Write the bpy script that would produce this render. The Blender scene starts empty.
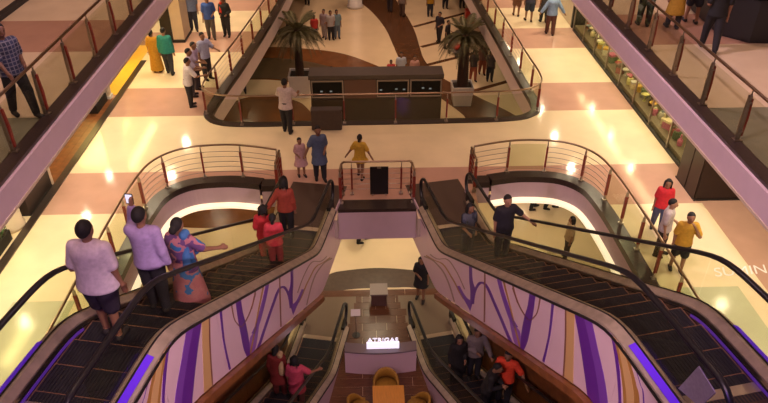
import bpy, bmesh, math, random
import numpy as np
from mathutils import Vector, Matrix
random.seed(7)
SC = bpy.context.scene
COL = SC.collection
PI = math.pi

# ------------------------------------------------------------------ camera
ZC, ZB, ZU = 0.0, 4.0, 7.77          # three shopping levels (ground, middle, upper)
cam_d = bpy.data.cameras.new('camera')
cam = bpy.data.objects.new('camera', cam_d); COL.objects.link(cam)
cam_d.sensor_width = 36.0; cam_d.lens = 672.4 / 768 * 36.0
cam_d.clip_start = 0.1; cam_d.clip_end = 200
cam.location = (-0.283, 0.0, 13.63)
cam.rotation_euler = (math.radians(90 - 33.74), 0, math.radians(-1.86))
SC.camera = cam
# ------------------------------------------------------------------ world, exposure
w = bpy.data.worlds.new('world'); SC.world = w; w.use_nodes = True
w.node_tree.nodes['Background'].inputs[0].default_value = (1.0, 0.62, 0.42, 1)
w.node_tree.nodes['Background'].inputs[1].default_value = 0.02
SC.view_settings.view_transform = 'Standard'; SC.view_settings.look = 'None'
SC.view_settings.gamma = 1.0; SC.view_settings.exposure = 0.0
SC.view_settings.use_curve_mapping = False
WARM = (1.0, 0.83, 0.55)
WARM2 = (1.0, 0.64, 0.46)
def area(name, loc, size, power, col, rot=(0, 0, 0), sy=None, spread=180):
    l = bpy.data.lights.new(name, 'AREA'); l.energy = power; l.color = col
    l.size = size
    if sy: l.shape = 'RECTANGLE'; l.size_y = sy
    else: l.shape = 'DISK'
    l.spread = math.radians(spread)
    o = bpy.data.objects.new(name, l); COL.objects.link(o); o.location = loc; o.rotation_euler = rot
    return o
# lamps of the atrium roof, high above the voids
for (x, y, p) in [(0, 14, 48), (0, 20, 66), (-3, 27, 140), (3, 27, 140), (-3, 35, 235), (3, 35, 220), (0, 43, 235), (-4, 8, 50), (4, 8, 50)]:
    area('roof_lamp', (x, y, 17.6), 1.2, p, WARM2, spread=110)
# unseen fill lights added above the camera to brighten flanks and landing
for x in (-2.2, 2.2): area('added_front_fill', (x, 0.6, 16.8), 0.8, 130, (1.0, 0.62, 0.55), (math.radians(44), 0, 0), spread=110)
# unseen fill lights added over the void to brighten the two gallery fronts
for sx in (-1, 1):
    for y, p in ((8, 95), (14, 95), (21, 80)): area('added_gallery_fill', (sx * 2.2, y, 13.4), 0.5, p * (1.15 if sx > 0 else 0.6), (1.0, 0.70, 0.86), (0, math.radians(-sx * 55), 0), spread=90)
# two added spots, out of view, each brightening the printed flank opposite
for sx in (-1, 1):
    l = bpy.data.lights.new('added_flank_fill', 'SPOT'); l.energy = 2300; l.color = (1.0, 0.68, 0.74); l.spot_size = math.radians(40); l.spot_blend = 0.6; l.shadow_soft_size = 0.25
    o = bpy.data.objects.new('added_flank_fill', l); COL.objects.link(o); o.location = (-sx * 2.6, 0.8, 12.4)
    o.rotation_euler = (Vector((sx * 2.5, 8.6, 5.4)) - Vector(o.location)).to_track_quat('-Z', 'Y').to_euler()
# unseen violet lights added near the escalator heads to tint riders and fronts
for sx in (-1, 1):
    area('added_violet_tint', (sx * 2.2, 2.2, 11.2), 0.5, 13, (0.30, 0.10, 1.0), (math.radians(40), 0, math.radians(-sx * 14)), spread=100)
    area('added_violet_tint', (sx * 4.9, 5.0, 10.2), 0.4, 46, (0.42, 0.20, 1.0), (math.radians(78), 0, math.radians(-sx * 75)), spread=120)

# ------------------------------------------------------------------ materials
MATS = {}
def mat(name, col, rough=0.5, metal=0.0, var=0.0, scale=8.0, emit=None, es=0.0, bump=0.0, bscale=60.0, stretch=None, col2=None, spec=0.5):
    if name in MATS: return MATS[name]
    m = bpy.data.materials.new(name); m.use_nodes = True; nt = m.node_tree; b = nt.nodes['Principled BSDF']
    b.inputs['Base Color'].default_value = (*col, 1); b.inputs['Roughness'].default_value = rough
    b.inputs['Metallic'].default_value = metal; b.inputs['Specular IOR Level'].default_value = spec
    if emit: b.inputs['Emission Color'].default_value = (*emit, 1); b.inputs['Emission Strength'].default_value = es
    if var or col2 or bump:
        tc = nt.nodes.new('ShaderNodeTexCoord'); mp = nt.nodes.new('ShaderNodeMapping')
        if stretch: mp.inputs['Scale'].default_value = stretch
        nt.links.new(tc.outputs['Object'], mp.inputs[0])
    if var or col2:
        n = nt.nodes.new('ShaderNodeTexNoise'); n.inputs['Scale'].default_value = scale; n.inputs['Detail'].default_value = 4
        nt.links.new(mp.outputs[0], n.inputs['Vector'])
        r = nt.nodes.new('ShaderNodeValToRGB'); r.color_ramp.elements[0].position = 0.32; r.color_ramp.elements[1].position = 0.68
        c2 = col2 if col2 else tuple(min(1, c * (1 + var)) for c in col)
        c1 = col if col2 else tuple(c * (1 - var) for c in col)
        r.color_ramp.elements[0].color = (*c1, 1); r.color_ramp.elements[1].color = (*c2, 1)
        nt.links.new(n.outputs['Fac'], r.inputs[0]); nt.links.new(r.outputs[0], b.inputs['Base Color'])
    if bump:
        n2 = nt.nodes.new('ShaderNodeTexNoise'); n2.inputs['Scale'].default_value = bscale
        nt.links.new(mp.outputs[0], n2.inputs['Vector'])
        bp = nt.nodes.new('ShaderNodeBump'); bp.inputs['Strength'].default_value = bump; bp.inputs['Distance'].default_value = 0.01
        nt.links.new(n2.outputs['Fac'], bp.inputs['Height']); nt.links.new(bp.outputs[0], b.inputs['Normal'])
    MATS[name] = m; return m
def glass(name, tint, refl=0.10):
    m = bpy.data.materials.new(name); m.use_nodes = True; nt = m.node_tree; nt.nodes.clear()
    o = nt.nodes.new('ShaderNodeOutputMaterial'); t = nt.nodes.new('ShaderNodeBsdfTransparent'); g = nt.nodes.new('ShaderNodeBsdfGlossy')
    t.inputs[0].default_value = (*tint, 1); g.inputs['Roughness'].default_value = 0.02; g.inputs[0].default_value = (1, 1, 1, 1)
    f = nt.nodes.new('ShaderNodeLayerWeight'); f.inputs[0].default_value = 0.5
    pw = nt.nodes.new('ShaderNodeMath'); pw.operation = 'POWER'; pw.inputs[1].default_value = 4.0; nt.links.new(f.outputs['Facing'], pw.inputs[0])
    ma = nt.nodes.new('ShaderNodeMath'); ma.operation = 'MULTIPLY_ADD'; ma.inputs[1].default_value = 0.05; ma.inputs[2].default_value = refl * 0.12; nt.links.new(pw.outputs[0], ma.inputs[0])
    mx = nt.nodes.new('ShaderNodeMixShader'); nt.links.new(ma.outputs[0], mx.inputs[0]); nt.links.new(t.outputs[0], mx.inputs[1]); nt.links.new(g.outputs[0], mx.inputs[2])
    nt.links.new(mx.outputs[0], o.inputs[0]); MATS[name] = m; return m
GLASS = glass('clear_glass', (0.90, 0.91, 0.84)); GLASSD = glass('smoked_glass', (0.62, 0.58, 0.48)); GLASSG = glass('greenish_glass', (0.88, 0.90, 0.82))
CREAM = mat('polished_cream_stone', (0.80, 0.66, 0.44), 0.11, var=0.05, scale=1.3)
PINK = mat('polished_rose_stone', (0.52, 0.31, 0.235), 0.11, var=0.06, scale=1.5)
GREENT = mat('polished_sage_stone', (0.50, 0.50, 0.33), 0.14, var=0.06, scale=1.5)
GROUND = mat('polished_ground_stone', (0.76, 0.60, 0.38), 0.2, var=0.05, scale=0.8)
BRSTONE = mat('brown_inlay_stone', (0.105, 0.046, 0.020), 0.25, var=0.15, scale=2.0)
ORSTONE = mat('rust_inlay_stone', (0.17, 0.066, 0.021), 0.25, var=0.15, scale=2.0)
OLIVE = mat('olive_carpet_stone', (0.085, 0.056, 0.026), 0.4, var=0.15, scale=3.0)
GRANITE = mat('dark_granite_kerb', (0.034, 0.022, 0.018), 0.28, var=0.3, scale=25)
PLASTER = mat('mauve_plaster', (0.54, 0.40, 0.43), 0.55, var=0.03, scale=3)
CREAMPL = mat('cream_plaster', (0.62, 0.50, 0.36), 0.6, var=0.04, scale=3)
COVE = mat('lit_cove_lip', (0.9, 0.8, 0.6), 0.5, emit=(1.0, 0.84, 0.58), es=0.95)
STEEL = mat('brushed_steel', (0.42, 0.36, 0.31), 0.32, 1.0, var=0.12, scale=30, stretch=(1, 1, 8))
STEELD = mat('deck_steel', (0.52, 0.43, 0.33), 0.45, 0.55, var=0.15, scale=6)
STEELB = mat('bronze_tube', (0.36, 0.25, 0.17), 0.3, 1.0)
RUBBER = mat('black_rubber', (0.012, 0.011, 0.013), 0.35)
REDW = mat('red_wood_insert', (0.22, 0.030, 0.018), 0.35, var=0.2, scale=20)
STEPM = mat('dark_step_metal', (0.012, 0.011, 0.018), 0.55, 0.0, var=0.3, scale=14)
STEPL = mat('step_edge_line', (0.20, 0.10, 0.055), 0.5)
PLATE = mat('ribbed_landing_plate', (0.085, 0.052, 0.038), 0.45, 0.4, var=0.15, scale=40, stretch=(1, 12, 1))
PLATEL = mat('pale_landing_plate', (0.22, 0.165, 0.115), 0.4, 0.3, var=0.1, scale=30, stretch=(1, 12, 1))
COMB = mat('comb_steel', (0.6, 0.5, 0.4), 0.3, 0.8)
DECKREFL = mat('violet_reflection_glow', (0.1, 0.02, 0.5), 0.4, emit=(0.085, 0.010, 0.60), es=0.55)  # emission stands for violet light reflected in the deck steel
WOODF = mat('brown_plank_wood', (0.075, 0.026, 0.010), 0.3, col2=(0.15, 0.056, 0.022), scale=3.5, stretch=(1.2, 14, 1))
WOODT = mat('orange_brown_wood', (0.20, 0.070, 0.022), 0.28, var=0.25, scale=6, stretch=(1, 1, 1))
TABLEW = mat('honey_table_wood', (0.62, 0.26, 0.03), 0.4, var=0.1, scale=4, stretch=(10, 1, 1))
PNL = mat('pale_pink_laminate', (0.66, 0.47, 0.53), 0.38, var=0.02, scale=2)
MOT = {'pd': mat('deep_purple_print', (0.115, 0.018, 0.27), 0.4), 'pm': mat('mid_purple_print', (0.18, 0.05, 0.38), 0.4), 'pl': mat('soft_purple_print', (0.26, 0.10, 0.44), 0.4),
       'go': mat('ochre_print', (0.38, 0.19, 0.045), 0.4), 'ta': mat('tan_print', (0.58, 0.36, 0.15), 0.4), 'br': mat('brown_line_print', (0.22, 0.085, 0.05), 0.4), 'gr': mat('grey_line_print', (0.30, 0.19, 0.16), 0.4)}
BLACK = mat('matte_black', (0.012, 0.010, 0.010), 0.5)
SCREEN = mat('dark_screen', (0.004, 0.004, 0.005), 0.3, spec=0.15)
DKBROWN = mat('dark_brown_laminate', (0.026, 0.013, 0.010), 0.4, var=0.15, scale=4)
KTOP = mat('grey_brown_counter', (0.060, 0.043, 0.038), 0.4, var=0.1, scale=5)
WHITE = mat('white_lacquer', (0.72, 0.68, 0.64), 0.35, var=0.02)
LAMPM = mat('lamp_disc', (1, 1, 1), 0.5, emit=(1.0, 0.8, 0.5), es=30.0)
LEAF = mat('palm_leaf', (0.115, 0.10, 0.042), 0.5, var=0.35, scale=6)
TRUNK = mat('palm_trunk', (0.060, 0.026, 0.014), 0.8, var=0.4, scale=20, bump=0.6, bscale=30)
SOIL = mat('dark_soil', (0.03, 0.02, 0.012), 0.9, var=0.4, scale=30)
YELLOWW = mat('yellow_shop_panel', (0.80, 0.47, 0.05), 0.35, var=0.05)
SIGNW = mat('lit_sign_white', (0.9, 0.9, 0.95), 0.5, emit=(0.85, 0.78, 1.0), es=1.0)
SIGNREFL = mat('pale_sign_reflection', (0.85, 0.80, 0.80), 0.5)  # pale tone of a sign mirrored in the polished floor
MUST = mat('mustard_upholstery', (0.33, 0.17, 0.018), 0.7, var=0.1, scale=20)
CEIL = mat('ceiling_paint', (0.45, 0.36, 0.30), 0.8)

# ------------------------------------------------------------------ mesh builder
class MB:
    def __init__(s): s.v = []; s.f = []; s.mi = []
    def add(s, vs, fs, mi=0):
        o = len(s.v); s.v += [tuple(map(float, q)) for q in vs]
        s.f += [tuple(i + o for i in f) for f in fs]; s.mi += [mi] * len(fs); return s
    def box(s, x0, x1, y0, y1, z0, z1, mi=0, m=None):
        vs = [Vector((x, y, z)) for z in (z0, z1) for y in (y0, y1) for x in (x0, x1)]
        if m is not None: vs = [m @ q for q in vs]
        return s.add(vs, [(0, 2, 3, 1), (4, 5, 7, 6), (0, 1, 5, 4), (2, 6, 7, 3), (1, 3, 7, 5), (0, 4, 6, 2)], mi)
    def prism(s, pts, z0, z1, mi=0):
        n = len(pts)
        return s.add([(x, y, z0) for x, y in pts] + [(x, y, z1) for x, y in pts],
                     [tuple(range(n - 1, -1, -1)), tuple(range(n, 2 * n))] + [(i, (i + 1) % n, n + (i + 1) % n, n + i) for i in range(n)], mi)
    def sweep(s, secs, mi=0, closed=False, cap=True):   # list of rings with equal point counts
        n = len(secs[0]); vs = [q for r in secs for q in r]; fs = []
        k = len(secs)
        for i in range(k if closed else k - 1):
            for j in range(n):
                a = i * n + j; b = i * n + (j + 1) % n; c = ((i + 1) % k) * n
                fs.append((a, b, c + (j + 1) % n, c + j))
        if cap and not closed: fs += [tuple(range(n - 1, -1, -1)), tuple(range((k - 1) * n, k * n))]
        return s.add(vs, fs, mi)
    def tube(s, path, r, n=8, mi=0, flat=1.0, closed=False):
        P = [Vector(p) for p in path]; secs = []; up = None
        rs = r if isinstance(r, (list, tuple)) else [r] * len(P)
        for i, p in enumerate(P):
            if closed: t = P[(i + 1) % len(P)] - P[i - 1]
            else: t = P[min(i + 1, len(P) - 1)] - P[max(i - 1, 0)]
            t.normalize()
            if up is None: up = Vector((0, 0, 1)) if abs(t.z) < 0.9 else Vector((1, 0, 0))
            a = t.cross(up)
            if a.length < 1e-4: a = t.orthogonal()
            a.normalize(); b = a.cross(t).normalized(); up = b
            secs.append([p + (a * math.cos(2 * PI * k / n) + b * math.sin(2 * PI * k / n) * flat) * rs[i] for k in range(n)])
        return s.sweep(secs, mi, closed)
    def lathe(s, prof, n=16, mi=0, c=(0, 0, 0)):
        secs = [[(c[0] + r * math.cos(2 * PI * k / n), c[1] + r * math.sin(2 * PI * k / n), c[2] + z) for k in range(n)] for r, z in prof]
        return s.sweep(secs, mi)
    def mesh(s, name, mats, smooth=False):
        me = bpy.data.meshes.new(name); me.from_pydata(s.v, [], s.f)
        for m in (mats if isinstance(mats, (list, tuple)) else [mats]): me.materials.append(m)
        me.polygons.foreach_set('material_index', s.mi)
        if smooth: me.polygons.foreach_set('use_smooth', [True] * len(s.f))
        bm = bmesh.new(); bm.from_mesh(me); bmesh.ops.recalc_face_normals(bm, faces=bm.faces); bm.to_mesh(me); bm.free()
        me.update(); return me
    def build(s, name, mats, parent=None, smooth=False, loc=None):
        return put(name, s.mesh(name, mats, smooth), parent, loc)
def put(name, me, parent=None, loc=None, rotz=None):
    o = bpy.data.objects.new(name, me); COL.objects.link(o)
    if loc is not None: o.location = loc
    if rotz is not None: o.rotation_euler = (0, 0, rotz)
    if parent is not None: o.parent = parent
    return o
def tag(o, label=None, cat=None, group=None, kind=None):
    if label: o['label'] = label
    if cat: o['category'] = cat
    if group: o['group'] = group
    if kind: o['kind'] = kind
    return o
def empty(name, loc=(0, 0, 0), rz=0, label=None, cat=None, group=None):
    o = bpy.data.objects.new(name, None); COL.objects.link(o); o.location = loc; o.rotation_euler = (0, 0, rz); o.empty_display_size = 0.1
    return tag(o, label, cat, group)
def copy_tree(o, parent=None):
    c = o.copy(); COL.objects.link(c); c.parent = parent
    for ch in list(o.children): copy_tree(ch, c)
    return c
def smooth_poly(pts, n=6, closed=True):       # Catmull-Rom
    P = [Vector((*p, 0)) if len(p) == 2 else Vector(p) for p in pts]; out = []; k = len(P)
    for i in range(k if closed else k - 1):
        g = (lambda j: P[j % k]) if closed else (lambda j: P[max(0, min(k - 1, j))])
        a, b, c, d = g(i - 1), g(i), g(i + 1), g(i + 2)
        for j in range(n):
            t = j / n; out.append(0.5 * ((2 * b) + (c - a) * t + (2 * a - 5 * b + 4 * c - d) * t * t + (3 * b - a - 3 * c + d) * t ** 3))
    if not closed: out.append(P[-1])
    return [tuple(q) for q in out]
def resample(path, step):
    P = [Vector(p) for p in path]; L = [0]
    for a, b in zip(P, P[1:]): L.append(L[-1] + (b - a).length)
    n = max(1, round(L[-1] / step)); out = []; j = 0
    for i in range(n + 1):
        t = L[-1] * i / n
        while j < len(P) - 2 and L[j + 1] < t: j += 1
        out.append(P[j].lerp(P[j + 1], (t - L[j]) / max(1e-9, L[j + 1] - L[j])))
    return out
def fill2d(outer, holes):                      # polygon with holes -> triangles, as a bmesh at z = 0
    cu = bpy.data.curves.new('outline', 'CURVE'); cu.dimensions = '2D'; cu.fill_mode = 'BOTH'
    for ring in [outer] + holes:
        sp = cu.splines.new('POLY'); sp.points.add(len(ring) - 1); sp.use_cyclic_u = True
        for p, q in zip(sp.points, ring): p.co = (q[0], q[1], 0, 1)
    o = bpy.data.objects.new('outline', cu); COL.objects.link(o)
    dg = bpy.context.evaluated_depsgraph_get(); me = bpy.data.meshes.new_from_object(o.evaluated_get(dg))
    bpy.data.objects.remove(o); bpy.data.curves.remove(cu)
    bm = bmesh.new(); bm.from_mesh(me); bpy.data.meshes.remove(me)
    bmesh.ops.remove_doubles(bm, verts=bm.verts, dist=1e-4); return bm

# ------------------------------------------------------------------ structure: floors with their voids
def mirror(pts): return [(-x, y) for x, y in pts][::-1]
# kerb (outer) line of the near void on the middle level; railing posts stand on it
side_curve = [(6.05, 3.5), (6.06, 7), (6.05, 10), (6.03, 12.3), (5.95, 14.0), (5.72, 15.02), (5.08, 15.62), (4.1, 15.78), (3.3, 15.68), (2.60, 15.47)]
near_r = [q[:2] for q in smooth_poly(side_curve, 6, False)]
landing = [(2.60, 13.9), (1.0, 13.6), (0.98, 14.45)]
near_void = near_r + landing + [(-x, y) for x, y in (near_r + landing)[::-1]]
far_void = [q[:2] for q in smooth_poly([(-4.4, 18.72), (-2, 18.70), (0, 18.70), (2, 18.72), (4.2, 18.80), (5.1, 19.12), (5.50, 19.9), (5.46, 22), (5.40, 25), (5.22, 31), (5.1, 36), (5.0, 46), (4.2, 48.3), (0, 48.8), (-2.8, 48.3), (-3.4, 46), (-3.95, 36), (-4.22, 31.5), (-4.62, 27), (-5.0, 23.5), (-5.40, 20.3), (-5.28, 19.25)], 6)]
X0, X1, Y0, Y1 = -13.0, 13.0, 3.0, 60.0
def inset(ring, d):
    P = [Vector(p) for p in ring]; n = len(P); out = []
    ar = sum(P[i].x * P[(i + 1) % n].y - P[(i + 1) % n].x * P[i].y for i in range(n)); sg = 1 if ar > 0 else -1
    for i in range(n):
        t = (P[(i + 1) % n] - P[i - 1]).normalized(); nn = Vector((-t.y, t.x)) * sg; q = P[i] + nn * d; out.append((q.x, q.y))
    return out
def floor_bands(bm, z, cuts, name_parent, skip=None):
    """cut a flat fill at the given Y values and make each strip a floor_band of its own stone"""
    for y in [c[0] for c in cuts[1:]]:
        bmesh.ops.bisect_plane(bm, geom=bm.verts[:] + bm.edges[:] + bm.faces[:], plane_co=(0, y, 0), plane_no=(0, 1, 0))
    for i, (y, m) in enumerate(cuts):
        y1 = cuts[i + 1][0] if i + 1 < len(cuts) else 1e9
        fs = [f for f in bm.faces if y <= f.calc_center_median().y < y1]
        if not fs: continue
        idx = {}; vs = []; F = []
        for f in fs:
            r = []
            for v in f.verts:
                if v.index not in idx: idx[v.index] = len(vs); vs.append((v.co.x, v.co.y, z))
                r.append(idx[v.index])
            F.append(r)
        me = bpy.data.meshes.new('floor_band'); me.from_pydata(vs, [], F); me.materials.append(m)
        bm2 = bmesh.new(); bm2.from_mesh(me); bmesh.ops.recalc_face_normals(bm2, faces=bm2.faces)
        if bm2.faces and sum(f.normal.z for f in bm2.faces) < 0: bmesh.ops.reverse_faces(bm2, faces=bm2.faces)
        bm2.to_mesh(me); bm2.free()
        put('floor_band', me, name_parent)
def slab(name, outer, holes, z0, z1, m):
    bm = fill2d(outer, holes)
    r = bmesh.ops.extrude_face_region(bm, geom=bm.faces[:]); 
    for e in r['geom']:
        if isinstance(e, bmesh.types.BMVert): e.co.z = 1
    for v in bm.verts: v.co.z = z1 if v.co.z > 0.5 else z0
    bmesh.ops.recalc_face_normals(bm, faces=bm.faces)
    me = bpy.data.meshes.new(name); bm.to_mesh(me); bm.free(); me.materials.append(m)
    return tag(put(name, me), kind='structure')
# ground level
gf = MB().box(X0, X1, 2, 60, -0.3, -0.012).build('floor_ground', GROUND); tag(gf, kind='structure')
bm = fill2d([(X0, 2), (X1, 2), (X1, 60), (X0, 60)], []); bmesh.ops.recalc_face_normals(bm, faces=bm.faces); bm.verts.index_update()
floor_bands(bm, 0.0, [(-1e9, GROUND), (20.5, GROUND), (36.5, GROUND)], gf); bm.free()
# middle level
k1 = inset(near_void, 0.34); k2 = inset(far_void, 0.30)
mf = slab('floor_middle', [(X0, Y0), (X1, Y0), (X1, Y1), (X0, Y1)], [near_void, far_void], ZB - 0.55, ZB - 0.01, CEIL)
bm = fill2d([(X0, Y0 + .01), (X1, Y0 + .01), (X1, Y1), (X0, Y1)], [near_void, far_void]); bm.verts.index_update()
floor_bands(bm, ZB, [(-1e9, CREAM), (14.08, PINK), (16.08, CREAM), (19.52, PINK), (21.7, CREAM), (25.0, PINK), (27.3, CREAM), (30.0, PINK), (32.0, CREAM)], mf); bm.free()
for x0, x1 in ((6.45, 7.75), (-7.75, -6.45)):
    MB().box(x0, x1, 7.6, 10.85, ZB, ZB + 0.004).build('floor_inlay', GREENT, mf)
MB().prism([(8.25, 5), (13, 5), (13, 14.08), (8.35, 14.08)], ZB, ZB + 0.004).build('floor_inlay', PINK, mf)
# kerbs, fascia and lit cove lip along both voids
def fascia(ring_out, ring_in, z, parent, drop, lip, skip=None, pm=None):
    n = len(ring_out)
    kb = MB(); fb = MB(); lb = MB()
    ring_lip = inset(ring_in, 0.11)
    for i in range(n):
        j = (i + 1) % n
        if skip and skip(ring_out[i], ring_out[j]): continue
        a, b, c, d = ring_out[i], ring_out[j], ring_in[j], ring_in[i]
        if lip and (abs(a[0]) < 2.3 and abs(b[0]) < 2.3 or min(abs(a[0]), abs(b[0])) < 2.95 and a[1] > 13): continue
        kb.add([(*a, z + .03), (*b, z + .03), (*c, z + .03), (*d, z + .03), (*a, z - .2), (*b, z - .2), (*c, z - .14), (*d, z - .14)], [(0, 1, 2, 3), (3, 2, 6, 7), (0, 4, 5, 1), (7, 6, 5, 4)])
        e, f = ring_lip[j], ring_lip[i]
        fb.add([(*d, z - .14), (*c, z - .14), (*c, z - drop), (*d, z - drop)], [(0, 1, 2, 3)])
        fb.add([(*d, z - drop), (*c, z - drop), (*b, z - drop), (*a, z - drop)], [(0, 1, 2, 3)])
        if lip and abs(a[0]) > 2.3:
            lb.add([(*d, z - drop + .04), (*c, z - drop + .04), (*e, z - drop - .01), (*f, z - drop - .01), (*e, z - drop - .09), (*f, z - drop - .09), (*d, z - drop - .09), (*c, z - drop - .09)], [(0, 1, 2, 3), (3, 2, 4, 5), (5, 4, 7, 6)])
    kb.build('kerb', GRANITE, parent); fb.build('fascia', pm or PLASTER, parent)
    if lip: lb.build('cove_lip', COVE, parent)
flat_skip = lambda a, b: abs(a[0]) < 2.7 and abs(b[0]) < 2.7 and a[1] < 15.3 and b[1] < 15.3 and a[1] > 10 and not (abs(a[0]) < 1 and abs(b[0]) < 1) or (a[1] < 4 and b[1] < 4)
fascia(near_void, k1, ZB, mf, 0.66, True, flat_skip)
fascia(far_void, k2, ZB, mf, 0.75, False, None, mat('pale_lilac_plaster', (0.74, 0.62, 0.61), 0.55, var=0.03, scale=3))
for sx in (-1, 1):
    MB().box(*sorted((sx * 2.44, sx * 3.06)), 15.2, 15.56, ZB - 0.14, ZB + 0.028).build('kerb', GRANITE, mf); MB().box(*sorted((sx * 2.44, sx * 3.06)), 15.24, 15.5, ZB - 0.66, ZB - 0.14).build('fascia', PLASTER, mf)
# white lilac fascia board below the small middle landing
MB().box(-1.02, 1.02, 14.02, 14.10, ZB - 0.90, ZB - 0.06).build('landing_fascia', PLASTER, mf)
MB().box(-1.02, 1.02, 14.02, 14.46, ZB - 0.06, ZB + 0.035).build('landing_kerb', GRANITE, mf)
# upper level: one gallery on each side and the landing the escalators climb to
UPC = mat('polished_gallery_stone', (0.56, 0.44, 0.30), 0.2, var=0.05, scale=1.3)
UPP = mat('polished_gallery_rose', (0.36, 0.20, 0.14), 0.2, var=0.06, scale=1.5)
UPG = mat('gallery_grey_green_stone', (0.20, 0.19, 0.14), 0.2, var=0.06, scale=1.5)
uf = slab('floor_upper', [(-13, 2), (13, 2), (13, 40), (6.2, 40), (6.2, 4.45), (-6.2, 4.45), (-6.2, 40), (-13, 40)], [], ZU - 0.5, ZU - 0.01, CEIL)
for sx in (-1, 1):
    g = sorted((sx * 6.2, sx * 13.0)); k = sorted((sx * 6.2, sx * 6.48))
    for y0, y1, m in [(4.45, 11.9, UPG), (11.9, 15.35, UPC), (15.35, 17.6, UPP), (17.6, 22, UPC), (22, 24, UPP), (24, 40, UPC)]:
        MB().box(g[0], g[1], y0, y1, ZU - 0.01, ZU).build('floor_band', m, uf)
    MB().box(k[0], k[1], 4.45, 40, ZU, ZU + 0.05).build('kerb', GRANITE, uf)
    f = sorted((sx * 6.14, sx * 6.2))
    MB().box(f[0], f[1], 4.45, 40, ZU - 0.46, ZU - 0.01).build('fascia', mat('gallery_front_paint', (0.64, 0.48, 0.54), 0.5, var=0.03, scale=3), uf)
    f = sorted((sx * 6.12, sx * 6.2))
    MB().box(f[0], f[1], 4.45, 40, ZU - 0.51, ZU - 0.46).build('fascia_bead', CREAMPL, uf)
MB().box(-6.2, 6.2, 2, 4.45, ZU - 0.01, ZU).build('floor_band', UPG, uf)
# outer walls and roof of the hall
for nm, b in (('wall_left', (-13.3, -13, 2, 60, -0.3, 18)), ('wall_right', (13, 13.3, 2, 60, -0.3, 18)), ('wall_back', (-13.3, 13.3, 60, 60.3, -0.3, 18))):
    tag(MB().box(*b).build(nm, CREAMPL), kind='structure')
tag(MB().box(-13.3, 13.3, -4, 60.3, 18, 18.3).build('ceiling', CEIL), kind='structure')
# floor inlays of the ground level
def inlay(pts, m, z=0.004, n=5):
    p = [q[:2] for q in smooth_poly(pts, n)]
    bm = fill2d(p, []); 
    for v in bm.verts: v.co.z = z
    bmesh.ops.recalc_face_normals(bm, faces=bm.faces)
    if sum(f.normal.z for f in bm.faces) < 0: bmesh.ops.reverse_faces(bm, faces=bm.faces)
    me = bpy.data.meshes.new('floor_inlay'); bm.to_mesh(me); bm.free(); me.materials.append(m); put('floor_inlay', me, gf)
inlay([(-1.6, 47), (-0.63, 44.46), (0.32, 41.95), (1.04, 38.96), (1.4, 36.15), (1.63, 34.22), (2.1, 32.1), (3.3, 29.25), (4.18, 27.32), (4.73, 25.4), (7.1, 25.6), (6.38, 27.45), (4.98, 29.43), (3.5, 31.88), (2.98, 33.89), (2.87, 35.65), (2.78, 38.22), (2.52, 40.72), (1.95, 44.37), (1.5, 47)], BRSTONE)
inlay([(-7.51, 33.0), (-7.06, 34.93), (-6.52, 35.72), (-5.18, 36.06), (-3.22, 35.69), (-1.55, 35.04), (-0.19, 33.86), (0.97, 32.21), (-0.47, 31.2), (-1.95, 30.93), (-3.65, 31.1), (-4.73, 31.5), (-5.98, 31.6), (-6.97, 31.5)], ORSTONE)
inlay([(-7.25, 32.6), (-6.56, 34.06), (-5.01, 34.43), (-3.1, 33.81), (-1.49, 32.68), (-0.47, 31.37), (-1.95, 30.93), (-3.65, 31.23), (-4.73, 31.64), (-5.98, 31.68), (-6.97, 31.58)], OLIVE, 0.007)
inlay([(-7.24, 26.0), (-7.08, 27.48), (-6.77, 28.29), (-6.3, 29.13), (-5.7, 29.55), (-4.76, 29.63), (-3.78, 29.26), (-3.02, 28.48), (-2.46, 26.55), (-3.5, 24.6), (-6.2, 24.4)], ORSTONE)
inlay([(-7.3, 19.3), (-7.02, 19.75), (-6.56, 20.3), (-5.13, 20.6), (-3.6, 20.2), (-3.5, 19.61), (-4.34, 19.2), (-5.16, 18.99), (-6.02, 18.95), (-6.74, 19.05)], ORSTONE)
for a, b in (((4.2, 29.4), (7.8, 31.5)), ((2.75, 39.1), (8.5, 43.2)), ((2.95, 35.8), (8.6, 39.2)), ((3.05, 33.2), (8.2, 36.2))):
    d = (Vector(b) - Vector(a)).normalized(); q = Vector((-d.y, d.x)) * 0.14; A, B = Vector(a), Vector(b)
    MB().prism([tuple(A + q), tuple(A - q), tuple(B - q), tuple(B + q)], 0, 0.004).build('floor_inlay', BRSTONE, gf)
GREYB = mat('grey_brown_band_stone', (0.08, 0.054, 0.036), 0.35, var=0.15, scale=6)
inlay([(-2.4, 15.2), (-1.9, 15.9), (-1.45, 16.35), (-0.98, 16.50), (-0.03, 16.6), (0.92, 16.50), (1.5, 16.33), (2.0, 15.82), (2.4, 15.2), (1.17, 15.60), (0.56, 15.64), (-0.05, 15.64), (-0.81, 15.60), (-1.42, 15.45)], GREYB)
# plank floor between the lower escalators
y = 8.6; row = 0
while y < 15.45:
    xe = min(1.75, 1.02 - 0.1938 * (y - 13.0)) if y < 15.2 else 2.3
    xs = [-xe, -.45 + .4 * (row % 2), .25 + .3 * (row % 3), xe]
    for a, b in zip(xs, xs[1:]):
        if b - a > .05: MB().box(a + .004, b - .004, y + .004, y + 0.286, 0, 0.006 + 0.002 * random.random()).build('plank', WOODF, gf)
    y += 0.29; row += 1

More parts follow.
